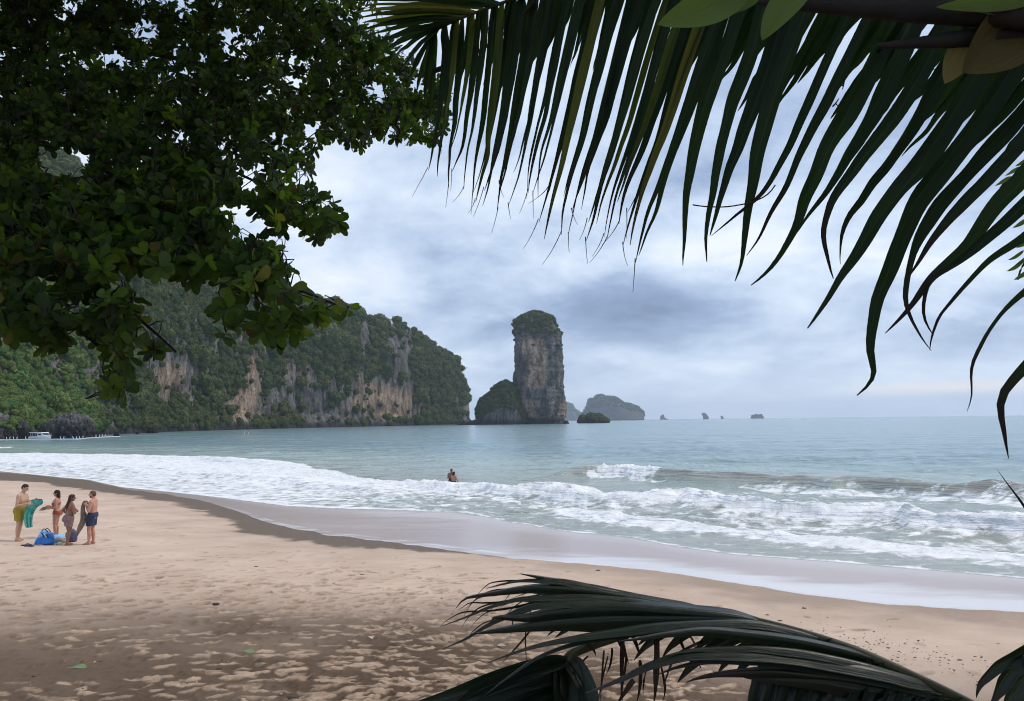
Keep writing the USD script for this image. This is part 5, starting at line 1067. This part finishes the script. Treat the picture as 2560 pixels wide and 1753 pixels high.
trace = [
 (1850, [(870, 330), (700, 760), (640, 1000), (575, 1160)], 62), (1880, [(1000, 120), (870, 500), (800, 850), (785, 1000), (775, 1205)], 74),
 (1930, [(1100, 200), (985, 500), (915, 800), (895, 1030), (885, 1190)], 66), (1990, [(1180, 250), (1040, 620), (935, 950), (905, 1070)], 84),
 (2060, [(1290, 150), (1150, 560), (1080, 850), (1045, 1060), (1030, 1190), (1008, 1275)], 84), (2180, [(1420, 300), (1240, 690), (1140, 870), (1010, 980), (905, 1070)], 44),
 (2230, [(1450, 420), (1300, 700), (1235, 850), (1170, 960), (1115, 1080), (1065, 1160)], 52), (2290, [(1560, 450), (1395, 740), (1330, 900), (1262, 1080), (1195, 1190), (1090, 1300)], 92),
 (2330, [(1660, 470), (1520, 720), (1385, 930), (1290, 1055)], 90), (2400, [(1790, 450), (1560, 760), (1440, 950), (1420, 1060), (1445, 1180), (1472, 1262)], 74),
 (2450, [(1900, 430), (1660, 800), (1530, 985), (1492, 1095), (1490, 1200)], 80), (2520, [(2050, 450), (1830, 780), (1620, 1050), (1500, 1230), (1440, 1350), (1340, 1490)], 100),
 (2590, [(2200, 430), (1960, 760), (1800, 990), (1720, 1190), (1660, 1400), (1640, 1590), (1655, 1690), (1570, 1800)], 104), (2650, [(2270, 560), (2080, 760), (1900, 980), (1800, 1160), (1772, 1340), (1850, 1520), (1905, 1590)], 84),
 (2700, [(2324, 620), (2100, 870), (1970, 1000), (1870, 1140), (1800, 1260)], 78), (2770, [(2324, 810), (2180, 960), (2060, 1130), (1900, 1275), (1820, 1370), (1690, 1510)], 84),
 (2830, [(2324, 930), (2150, 1085), (2010, 1200), (1890, 1300), (1868, 1410), (1912, 1525)], 62), (2890, [(2324, 1085), (2150, 1205), (2050, 1300), (1990, 1370), (1930, 1450), (1890, 1590)], 54),
 (2940, [(2324, 1325), (2210, 1430), (2130, 1550), (2085, 1690), (2090, 1780), (2068, 1870)], 48)]
for i, (rx, L_, w) in enumerate(trace):
    thin_tip = w < 58
    U_leaf(rx, Z2(L_), w * .5508 * .98, float(np.clip(rng.normal(.22, .08), .05, .45)), dz=rng.uniform(-.05, .08), tip_brown=.75 if i in (5, 6, 9, 13, 14, 15, 16, 17, 18) else .1, taper=(.1, .46), roll=rng.uniform(-.35, .35), wave=.7, seed=i * 13 + 1, n=40)
U_leaf(2980, [(2600, 880), (2540, 945), (2510, 985), (2500, 1025), (2508, 1090), (2518, 1147)], 34, .3, tip_brown=1, taper=(.1, .6), wave=.5, seed=91)
# the many narrow leaflets towards the tip
for i in range(40):
    u = i / 39; tx = 1083 + (1600 - 1083) * u + rng.normal(0, 6); ty = 425 + 190 * u + rng.uniform(-95, 35) * (1 if i % 3 else .4)
    rx = 1112 + (1850 - 1112) * u ** 1.05 + rng.normal(0, 5); r_i = np.argmin(np.abs(rpx - rx)); y0 = rpy[r_i]
    m1 = (rx * .62 + tx * .38 + 10, y0 + (ty - y0) * .30); m2 = (rx * .30 + tx * .70 + 8, y0 + (ty - y0) * .66); m3_ = (rx * .08 + tx * .92 + 4, y0 + (ty - y0) * .88)
    curl = rng.normal(0, 8)
    tone = rng.choice([.15, .25, .35, .68, .8], p=[.32, .30, .23, .10, .05]) + rng.normal(0, .04)
    U_leaf(rx, [m1, m2, m3_, (tx - 6 + curl, ty + rng.uniform(0, 40))], rng.uniform(16, 24) * (.85 + .4 * u), float(np.clip(tone, 0, 1)), dz=rng.uniform(-.1, .12), tip_brown=.5, taper=(.1, .42), roll=rng.uniform(-.8, .8), wave=.5, seed=200 + i, n=30)
# the other row of the frond, hanging behind
for i in range(52):
    u = i / 51; rx = 1110 + (2760 - 1110) * u; r_i = np.argmin(np.abs(rpx - rx)); y0 = rpy[r_i]
    ln_px = rng.uniform(180, 270) if u < .42 else rng.uniform(310, 450)
    sl = .10 + .75 * u + rng.normal(0, .05); dx, dy = -sl, 1.0; nrm_ = math.hypot(dx, dy); dx, dy = dx / nrm_, dy / nrm_
    m1 = (rx + dx * ln_px * .4 + 12, y0 + dy * ln_px * .4); tp = (rx + dx * ln_px, y0 + dy * ln_px)
    tone = rng.choice([.10, .2, .3, .6], p=[.4, .3, .22, .08])
    U_leaf(rx, [m1, (m1[0] * .4 + tp[0] * .6 + 3, m1[1] * .4 + tp[1] * .6), tp], rng.uniform(28, 40) * (.65 + .6 * u), float(tone), dz=.22, taper=(.1, .45), roll=rng.uniform(-.5, .5), wave=.4, seed=300 + i, n=22)
# leaflets of the tip pointing left
for i, (tx, ty, rx, tn) in enumerate([(862, -14, 1250, .3), (872, 2, 1230, .45), (880, 16, 1210, .75), (884, 30, 1190, .85), (892, 44, 1180, .55), (905, 58, 1160, .7), (900, 74, 1150, .3), (915, 92, 1140, .5), (935, 112, 1125, .3), (950, 132, 1118, .4), (975, 152, 1108, .25), (1000, 178, 1100, .35), (1020, 205, 1095, .3), (1040, 235, 1092, .45), (1060, 262, 1088, .3), (1075, 300, 1088, .4), (905, -30, 1290, .3), (960, -22, 1310, .2), (1010, -12, 1330, .25), (1050, 2, 1345, .2)]):
    r_i = np.argmin(np.abs(rpx - rx)); x0, y0 = rpx[r_i], rpy[r_i]
    U_leaf(rx, [(x0 * .6 + tx * .4, y0 * .6 + ty * .4 - 9), (x0 * .25 + tx * .75, y0 * .25 + ty * .75 - 6), (tx, ty)], rng.uniform(15, 21), tn, dz=.12, taper=(.1, .6), roll=rng.uniform(-.4, .4), wave=.3, seed=400 + i, n=20)
# dry strings torn from the leaflets
for i, L_ in enumerate([[(820, 930), (950, 940), (1060, 925), (1150, 890), (1195, 840)]]):
    px_ = np.array(Z2(L_)); mesh('fibre', tube(at(px_[:, 0], px_[:, 1], 1.85), .0016, 4, 16), M_dry, fU, smooth=True)
for i, tp_ in enumerate(TIPS[20:60]):   # thread-like ends of the narrow leaflets
    if i % 3 == 1: continue
    l = rng.uniform(.03, .09); b_ = rng.normal(-.012, .02)
    mesh('fibre', tube([tp_ + [0, 0, .012], tp_ + [b_ * .4, 0, -l * .4], tp_ + [b_, rng.normal(0, .01), -l]], np.linspace(.0016, .0006, 10), 3, 10), M_dry, fU, smooth=True)
# a dead bare stalk across the frond
mesh('dry_twig', tube(at(np.array([1040, 1090, 1140, 1190, 1240, 1300, 1345]), np.array([190, 176, 158, 132, 100, 45, -10]), np.array([2.9, 2.85, 2.8, 2.7, 2.6, 2.5, 2.4])), [.006, .010, .009, .006, .005, .006, .007], 6, 40), M_dry, fU, smooth=True)

# the rest of this palm's crown, beside and behind the viewer
for i, (dx_, dy_, dz_) in enumerate([(1.4, .5, .55), (1.2, -.7, .7), (.5, -1.4, .5), (1.6, -.1, .1), (.9, 1.2, .8), (1.1, .9, -.1)]):
    dirn = np.array([dx_, dy_, dz_]); tip = crown_b + dirn * 1.15 + [0, 0, -.55]
    rc = spline([crown_b, crown_b + dirn * .55 + [0, 0, .05], crown_b + dirn * .95 + [0, 0, -.15], tip], 30)
    fx = thing('frond', parent=palmU); mesh('stalk', tube(rc, np.linspace(.022, .004, 30), 6), M_rachis, fx, smooth=True)
    tg = np.gradient(rc, axis=0); tg /= np.linalg.norm(tg, axis=1, keepdims=True); sd = np.cross(tg, [0, 0, 1.0]); sd /= np.linalg.norm(sd, axis=1, keepdims=True)
    rb, n0 = [], 0
    for k in range(4, 30):
        for sgn in (-1, 1):
            L_ = .62 * math.sin(math.pi * min(.9, k / 33 + .12)) ; e0 = rc[k] + (sd[k] * sgn * .75 + tg[k] * .6) * L_ * .6; e1 = e0 + (sd[k] * sgn * .35 + tg[k] * .4) * L_ * .4 + [0, 0, -.22 * L_ - .05]
            vv3, ff3, _, _ = ribbon([rc[k], e0, e1], .032, n=8, cross=3, seed=k + i * 40); rb.append((vv3, ff3))
    cm_ = cat_meshes(rb); mesh('leaflets', cm_, M_palm, fx, smooth=True, attrs={'tone': np.full(len(cm_[0]), .2), 'across': np.zeros(len(cm_[0])), 'along': np.zeros(len(cm_[0])), 'dry': np.zeros(len(cm_[0]))}, kind='stuff')
# the frond in front, below
RL = np.array([(1440, 1470, 2.25), (1560, 1492, 2.22), (1720, 1518, 2.18), (1890, 1552, 2.12), (2107, 1615, 2.05), (2300, 1700, 2.0), (2450, 1775, 1.98), (2600, 1860, 1.98), (2760, 1960, 2.0)], float)
LW_ = at(RL[:, 0], RL[:, 1], RL[:, 2]); LC = spline(LW_, 300); lpx, lpy, lpd = proj(LC)
hub = LC[-1] + [.12, .05, -.10]
pb3 = np.array([hub[0] + .25, hub[1] + .1, 0]); pb3[2] = float(sand_z(pb3[0], pb3[1])[0]) - .1
palmL = thing('coconut_palm', 'low coconut palm whose dark frond arches over the lower right sand', 'palm tree', pb3)
mesh('trunk', tube([pb3, (pb3 + hub) / 2 + [.08, 0, 0], hub], [.19, .15, .11], 12, 20), M_bark, palmL, smooth=True)
fL = thing('frond', parent=palmL)
mesh('stalk', tube(np.vstack([LC, hub]), np.r_[np.linspace(.005, .018, 300), .028], 7), M_rachis, fL, smooth=True)
def L_leaf(fr, rx, pts_px, wpx, tone, d_off=0.0, d_end=None, **kw):
    i = np.argmin(np.abs(lpx - rx)); d0 = lpd[i]; n = len(pts_px)
    dd = np.linspace(d0, d0 + (d_off if d_end is None else d_end), n + 1)[1:]
    q = np.array(pts_px, float); P = np.vstack([[LC[i]], at(q[:, 0], q[:, 1], dd)])
    kw.setdefault('kink', .15); leaflet(fr, P, wpx / FOC * d0, tone, M_palm_low, **kw)
low = [
 (1590, [(1500, 1472), (1435, 1461), (1370, 1447), (1300, 1435)], 16, .12, .9), (1700, [(1600, 1490), (1500, 1470), (1380, 1450), (1300, 1452), (1245, 1462), (1214, 1472)], 26, .15, .8),
 (1760, [(1600, 1500), (1450, 1476), (1330, 1470), (1240, 1482), (1165, 1494), (1139, 1520)], 24, .10, .8), (1830, [(1650, 1512), (1450, 1490), (1320, 1494), (1230, 1515), (1155, 1545), (1099, 1566)], 24, .14, .7),
 (1880, [(1680, 1525), (1450, 1505), (1340, 1512), (1240, 1550), (1160, 1598), (1104, 1624)], 30, .28, .4), (1900, [(1700, 1530), (1480, 1520), (1380, 1530), (1300, 1545), (1235, 1545), (1226, 1560)], 40, .08, .3),
 (1900, [(1720, 1548), (1500, 1550), (1380, 1556), (1280, 1570), (1188, 1583)], 42, .10, .3), (2040, [(1850, 1556), (1700, 1560), (1520, 1582), (1380, 1605), (1290, 1630), (1216, 1659)], 26, .32, .7),
 (2060, [(1850, 1562), (1700, 1570), (1560, 1585), (1450, 1605), (1350, 1640), (1275, 1690), (1208, 1742)], 22, .18, .8), (2200, [(2000, 1604), (1850, 1584), (1740, 1578), (1650, 1588), (1590, 1597), (1545, 1604)], 24, .22, .6),
 (2340, [(2150, 1668), (1980, 1640), (1850, 1630), (1740, 1632), (1640, 1655), (1560, 1692), (1465, 1732)], 46, .30, .7), (2330, [(2150, 1660), (1980, 1626), (1850, 1618), (1750, 1622), (1660, 1640)], 26, .2, .1),
 (2390, [(2200, 1700), (2000, 1662), (1880, 1650), (1780, 1652), (1690, 1668), (1640, 1690)], 30, .12, .9), (2400, [(2230, 1715), (2050, 1690), (1900, 1680), (1800, 1685), (1730, 1700), (1716, 1706)], 32, .08, .9),
 (2420, [(2250, 1735), (2050, 1705), (1920, 1695), (1850, 1690)], 40, .05, .1)]
for i, (rx, pts, w, tn, br) in enumerate(low):
    L_leaf(fL, rx, pts, w * 1.22, tn, d_off=-.28 + .02 * i if i > 6 else -.10, tip_brown=br * .8, taper=(.1, .55), roll=rng.uniform(-1.05, -.85) if i in (1, 3, 4, 7, 8, 10, 11, 12) else rng.uniform(-.4, -.1), fold=-.32 if i in (1, 3, 4, 7, 8, 10, 11, 12) else -.6, wave=.2, kink=.12, seed=500 + i, n=36)
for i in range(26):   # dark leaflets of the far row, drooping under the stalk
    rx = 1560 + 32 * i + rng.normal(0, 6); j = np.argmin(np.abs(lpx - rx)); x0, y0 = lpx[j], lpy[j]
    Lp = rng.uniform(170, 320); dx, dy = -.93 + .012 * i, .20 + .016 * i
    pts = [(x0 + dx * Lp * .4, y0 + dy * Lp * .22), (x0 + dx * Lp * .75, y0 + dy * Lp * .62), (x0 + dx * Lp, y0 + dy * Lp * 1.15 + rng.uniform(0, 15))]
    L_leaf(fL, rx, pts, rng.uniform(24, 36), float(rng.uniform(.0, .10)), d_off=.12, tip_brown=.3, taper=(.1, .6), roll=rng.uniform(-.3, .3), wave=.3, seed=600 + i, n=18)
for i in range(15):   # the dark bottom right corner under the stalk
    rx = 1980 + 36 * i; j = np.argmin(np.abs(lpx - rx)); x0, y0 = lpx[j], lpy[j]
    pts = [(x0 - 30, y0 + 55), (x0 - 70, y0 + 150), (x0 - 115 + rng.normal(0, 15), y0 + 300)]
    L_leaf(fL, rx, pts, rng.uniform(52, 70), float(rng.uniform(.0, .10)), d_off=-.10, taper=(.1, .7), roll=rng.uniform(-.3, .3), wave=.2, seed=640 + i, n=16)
for i in range(16):   # frayed tips at the far end
    x, y = rng.uniform(1210, 1400), rng.uniform(1452, 1545); l = rng.uniform(60, 130); dr_ = rng.uniform(.1, .75)
    pts = [(x, y), (x - l * .5, y + l * dr_ * .25 - 6), (x - l * .85, y + l * dr_ * .6), (x - l, y + l * dr_)]
    L_leaf(fL, 1445, pts, rng.uniform(5, 10), .15, d_off=rng.uniform(-.06, .08), tip_brown=.9, taper=(.05, .4), wave=1.0, roll=rng.uniform(-.6, .6), seed=680 + i, n=24)
# an older frond below it: dead fringed stem, two broad dark leaf sides, hanging threads
fM = thing('frond', parent=palmL)
st = np.array([(1640, 1540, 2.3), (1560, 1590, 2.3), (1480, 1615, 2.28), (1425, 1640, 2.25), (1405, 1690, 2.2), (1400, 1760, 2.15), (1400, 1850, 2.1)], float)
SC_ = at(st[:, 0], st[:, 1], st[:, 2]); mesh('stalk', tube(SC_, [.006, .008, .011, .014, .016, .017, .018], 7, 40), M_rachis, fM, smooth=True)
def M_l(pts, w, tone, m=None, dpt=2.2, **kw):
    q = np.array(pts, float); leaflet(fM, at(q[:, 0], q[:, 1], np.linspace(dpt, dpt - .1, len(q))), w / FOC * dpt, tone, m or M_palm_low, **{'kink': .12, **kw})
for i, (a, w) in enumerate([([(1420, 1652), (1340, 1668), (1240, 1700), (1130, 1742), (1020, 1766)], 40), ([(1420, 1668), (1330, 1690), (1230, 1725), (1120, 1775)], 60), ([(1415, 1690), (1330, 1720), (1240, 1760), (1150, 1810)], 70), ([(1412, 1715), (1340, 1750), (1260, 1800), (1200, 1850)], 70),
        ([(1425, 1650), (1452, 1690), (1470, 1735), (1485, 1800)], 46), ([(1415, 1655), (1432, 1710), (1445, 1780), (1450, 1850)], 56), ([(1410, 1680), (1412, 1730), (1415, 1800)], 60)]):
    M_l(a, w, .03 + .015 * i, taper=(.1, .7), roll=rng.uniform(-.2, .2), seed=700 + i, n=20)
for i, (x0, y0, x1, y1, w) in enumerate([(1558, 1560, 1556, 1760, 11), (1566, 1640, 1548, 1760, 6), (1640, 1590, 1634, 1765, 17), (1650, 1660, 1652, 1765, 7), (1510, 1625, 1500, 1765, 5), (1520, 1640, 1494, 1765, 4), (1600, 1650, 1590, 1760, 9), (1617, 1670, 1608, 1742, 6), (1316, 1560, 1318, 1668, 4), (1325, 1578, 1250, 1662, 5), (1282, 1550, 1276, 1592, 4), (1470, 1640, 1440, 1664, 5), (1530, 1620, 1514, 1690, 6), (1585, 1700, 1540, 1770, 14), (1690, 1640, 1660, 1720, 6), (1740, 1660, 1748, 1672, 5), (1765, 1600, 1666, 1650, 7), (1722, 1590, 1735, 1625, 9), (1576, 1580, 1600, 1640, 14), (1540, 1570, 1572, 1660, 16), (1700, 1600, 1712, 1640, 8), (1455, 1600, 1490, 1640, 10)]):
    mx_, my_ = (x0 + x1) / 2 + rng.normal(0, 6), (y0 + y1) / 2
    M_l([(x0, y0), (mx_, my_), (x1, y1)], w, float(rng.uniform(0, .3)), M_dry, dpt=2.22, taper=(.05, .5), roll=rng.uniform(-.6, .6), wave=.5, seed=740 + i, n=14, name='dry_leaflet')
fR = thing('frond', parent=palmL)
rr0 = np.array([(2760, 1960, 2.0), (2700, 1850, 1.95), (2640, 1760, 1.9), (2590, 1690, 1.85), (2560, 1640, 1.83)], float); RRC = at(rr0[:, 0], rr0[:, 1], rr0[:, 2])
mesh('stalk', tube(RRC, [.018, .014, .010, .007, .004], 7, 24), M_rachis, fR, smooth=True)
for i, (pts, w, tn) in enumerate([([(2620, 1590), (2560, 1632), (2500, 1662), (2462, 1695), (2446, 1720), (2440, 1745)], 34, .15), ([(2600, 1640), (2540, 1668), (2500, 1720), (2470, 1775)], 40, .12), ([(2620, 1670), (2560, 1700), (2520, 1760), (2500, 1800)], 44, .35), ([(2640, 1690), (2580, 1740), (2550, 1800)], 50, .08), ([(2640, 1420), (2600, 1330), (2560, 1266), (2520, 1212), (2493, 1174)], 7, .2)]):
    q = np.array(pts, float); leaflet(fR, at(q[:, 0], q[:, 1], 1.85), w / FOC * 1.85, tn, M_palm_low, tip_brown=.5, taper=(.1, .6), kink=.1, roll=.2, seed=800 + i, n=26, wave=.3)

# ------------------------------------------------------------------ the bough at the upper right with big leaves
bb = at(np.array([2900, 2700, 2560, 2400, 2200, 2020, 1900, 1820]), np.array([60, 50, 36, 30, 22, 14, 6, -10]), np.array([1.25, 1.25, 1.25, 1.27, 1.3, 1.33, 1.36, 1.4]))
bt_base = np.array([bb[0][0] + .7, bb[0][1] - .1, 0]); bt_base[2] = float(sand_z(bt_base[0], bt_base[1])[0]) - .1
shr = thing('small_tree', 'dark bough with broad pale and yellowing leaves at the top right', 'tree', bt_base)
mesh('trunk', tube([bt_base, bt_base + [0, 0, 1.2], bb[0] + [.25, 0, -.3], bb[0]], [.07, .06, .035, .026], 9, 24), M_bark, shr, smooth=True)
mesh('branch', tube(bb, [.026, .024, .024, .023, .020, .014, .008, .003], 9, 40), M_bark, shr, smooth=True)
mesh('branch', tube(at(np.array([2640, 2560, 2450, 2330, 2230, 2190]), np.array([60, 78, 92, 104, 112, 114]), 1.28), [.018, .016, .016, .014, .009, .004], 8, 30), M_bark, shr, smooth=True)
BLs = np.linspace(0, 1, 14)
def big_leaf(pts_px, wpx, tone, dpt=1.25, roll=0.0, name='leaf'):
    q = np.array(pts_px, float); p = at(q[:, 0], q[:, 1], dpt if np.ndim(dpt) else np.full(len(q), dpt))
    sp = spline(p, 18); u = np.linspace(0, 1, 18); w = wpx / FOC * 1.25 * np.sin(np.pi * np.clip(u, 0, 1) ** .8) ** .75
    t = np.gradient(sp, axis=0); t /= np.linalg.norm(t, axis=1, keepdims=True); s = np.cross(t, [0, -1, .2]); s /= np.linalg.norm(s, axis=1, keepdims=True); nn = np.cross(s, t)
    c, si = math.cos(roll), math.sin(roll); s, nn = s * c + nn * si, nn * c - s * si
    k = np.linspace(-1, 1, 7); v = sp[:, None] + s[:, None] * (k[None, :, None] * w[:, None, None] / 2) + nn[:, None] * ((np.abs(k)[None, :, None]) ** 1.4 * w[:, None, None] * .16)
    mesh(name, (v.reshape(-1, 3), grid_faces(18, 7)), M_pale, shr, smooth=True, attrs={'tone': np.full(126, tone), 'across': np.tile(k, 18), 'along': np.repeat(u, 7)})
big_leaf([(1880, -70), (1830, -20), (1760, 20), (1690, 45), (1644, 62)], 100, .42, 1.32, .5)
big_leaf([(2020, -60), (1985, -5), (1945, 45), (1905, 102)], 92, .40, 1.30, -.4)
big_leaf([(1900, -10), (1860, 8), (1800, 24), (1770, 16)], 40, .2, 1.34, .3)
big_leaf([(2620, -15), (2520, 0), (2430, 8), (2340, 18)], 46, .45, 1.22, .9)
big_leaf([(2600, 8), (2500, 22), (2440, 18), (2390, 16)], 34, .3, 1.24, .6)
big_leaf([(2600, 40), (2530, 75), (2470, 120), (2405, 182)], 165, .80, 1.27, .5)
big_leaf([(2440, 90), (2410, 130), (2385, 170), (2362, 210)], 76, .93, 1.29, -.2)
for i in range(16):   # thorny dead sprigs between the leaflets
    x = rng.uniform(2080, 2500); y = 300 - (x - 2080) * .30 + rng.uniform(-130, 60)
    a = rng.uniform(0, 6.28); l = rng.uniform(18, 34)
    mesh('sprig', cat_meshes([tube(at(np.array([x, x + math.cos(a) * l * .5, x + math.cos(a) * l]), np.array([y, y + math.sin(a) * l * .5 + 2, y + math.sin(a) * l]), 1.95), [.0022, .0018, .001], 4), tube(at(np.array([x + math.cos(a) * l * .5, x + math.cos(a + 1) * l * .6]), np.array([y + math.sin(a) * l * .5 + 2, y + math.sin(a + 1) * l * .9]), 1.95), .0014, 4)]), M_bark, shr)
mesh('branch', tube(at(np.array([2760, 2680, 2600, 2540, 2500]), np.array([420, 440, 450, 440, 470]), 2.3), [.012, .009, .006, .004, .002], 6, 24), M_bark, shr, smooth=True)
mesh('branch', tube(at(np.array([2760, 2690, 2610, 2560, 2545]), np.array([560, 600, 630, 660, 700]), 2.3), [.012, .009, .006, .004, .002], 6, 24), M_bark, shr, smooth=True)
mesh('branch', tube(np.vstack([bt_base + [0, 0, 1.2], at(np.array([2900, 2760]), np.array([560, 500]), 2.25), at(2760, 420, 2.3)]), [.04, .022, .015, .012], 6, 20), M_bark, shr, smooth=True)
for i, (x, y, tn) in enumerate([(2530, 430, .3), (2505, 455, .35), (2548, 458, .1), (2515, 478, .15), (2556, 405, .05), (2540, 530, .05), (2558, 520, .1), (2549, 560, .1), (2538, 640, .15), (2556, 652, .1), (2535, 668, .3), (2552, 690, .25), (2558, 610, .05), (2540, 598, .2)]):
    q = [(x + 22, y - 14), (x + 8, y - 4), (x - 4, y + 4), (x - 18, y + 10)]
    big_leaf(q, 20, tn * .6, 2.28, rng.uniform(-.8, .8))

# ------------------------------------------------------------------ litter on the sand
M_lit = [plain('litter_green', (0.16, 0.24, 0.10), .6, .3, 30), plain('litter_pale', (0.45, 0.38, 0.28), .7, .3, 30), plain('litter_dark', (0.06, 0.04, 0.03), .8, .4, 30)]
lit = [(605, 1631, 0, .15, 'pale green fallen leaf lying alone on the brown sand at the lower left'), (930, 1601, 1, .17, 'curled tan fallen leaf on the sand left of the low palm frond'), (548, 1672, 2, .10, 'small dark green fallen leaf on the lower left sand'), (1022, 1698, 1, .11, 'small white curled fallen leaf near the left end of the palm frond'), (178, 1672, 0, .15, 'grey green fallen leaf at the far lower left'),
       (1265, 1618, 1, .13, 'pale flat piece of husk lying under the palm frond'), (730, 1745, 2, .2, 'dark seaweed clump at the bottom edge of the sand'), (1086, 1616, 2, .12, 'round dark seed lying by the tips of the palm frond'), (540, 1510, 2, .18, 'dark weed clump on the middle of the dry sand'), (640, 1417, 2, .12, 'small dark weed clump nearest the wet sand'), (905, 1437, 2, .12, 'small dark clump on the smooth sand right of the middle'),
       (1495, 1427, 2, .16, 'dark bit of driftwood at the edge of the wash'), (1950, 1553, 2, .13, 'dark stranded weed bit above the palm frond'), (2010, 1521, 2, .12, 'smaller dark stranded weed bit closer to the wash'), (2495, 1612, 2, .13, 'lone dark weed bit near the right edge of the sand'), (1918, 1538, 2, .11, 'flat dark weed bit left of its neighbours above the frond')]
for i, (px, py, k, sz, lb) in enumerate(lit):
    p = on_sand(px, py); j = np.hypot(p[0], p[1])
    t = thing('fallen_leaf' if k < 2 else 'weed_clump', lb, 'leaf' if k < 2 else 'debris', p)
    if k < 2:
        o = np.array([p + [0, 0, .02]]); v_, f_, tn_, a_, l_ = leaves(o, np.array([[math.cos(i * 1.7), math.sin(i * 1.7) * .5, .05]]), np.array([[.1, -.5, 1.0]]), np.array([sz * 1.3]), np.array([.5]))
        mesh('blade', (v_[0], f_[0]), M_lit[k], t, smooth=True)
        mesh('stem', tube([p + [0, 0, .02], p + np.array([-math.cos(i * 1.7), -math.sin(i * 1.7) * .5, .03]) * sz * .35 + [0, 0, .02]], .003, 4), M_lit[1], t)
    else:
        s = trimesh.creation.icosphere(2); vv_ = s.vertices * (.5 + .8 * fbm(s.vertices * 2.5 + i * 3, 3, i))[:, None] * [sz * .42, sz * .30, sz * .13]
        mesh('clump', (vv_ + p + [0, 0, sz * .02], s.faces), M_lit[2], t, smooth=40)
# scattered small debris: bits of weed, bark and shell
dm = [[], []]
for i in range(620):
    if i < 190: px, py = rng.uniform(2000, 2480), 0; py = 1570 + (px - 2000) * .22 + rng.normal(0, 22)
    else: px, py = rng.uniform(0, 1800), rng.uniform(1400, 1753)
    p = ground(px, py, .6); z = float(sand_z(p[0], p[1])[0]); p = ground(px, py, z)
    if shore_d(np.array([p[0]]), np.array([p[1]]))[0] < .8: continue
    if i >= 190 and rng.random() < .35: continue
    s = rng.uniform(.004, .016) * (1.5 if rng.random() < .06 else 1); q = trimesh.creation.icosphere(0).vertices * [s * rng.uniform(1, 2.6), s * rng.uniform(.6, 1.4), s * .5] * rng.uniform(.7, 1.2, (12, 1))
    a = rng.uniform(0, 3.14); q = np.stack([q[:, 0] * math.cos(a) - q[:, 1] * math.sin(a), q[:, 0] * math.sin(a) + q[:, 1] * math.cos(a), q[:, 2]], 1)
    dm[1 if (i >= 190 and rng.random() < .3) else 0].append((q + p + [0, 0, .012], trimesh.creation.icosphere(0).faces))
deb = thing('debris', 'tiny bits of weed bark and shell scattered over the dry sand', 'debris', (0, 12, .7), kind='stuff')
mesh('weed_bits', cat_meshes(dm[0]), M_lit[2], deb); mesh('shell_bits', cat_meshes(dm[1]), M_lit[1], deb)

# ------------------------------------------------------------------ the air
hz_ = box((0, 0, 112), (27000, 27000, 242))
M_haze = mat('haze_air', {'v': ('principled_volume', {'color': (0.74, 0.86, 1.0), 'density': 0.000095, 'anisotropy': 0.3})}, [], None, 'v.volume')
mesh('haze', hz_, M_haze, label='thin humid sea haze that fades the far islands', cat='haze', kind='stuff')
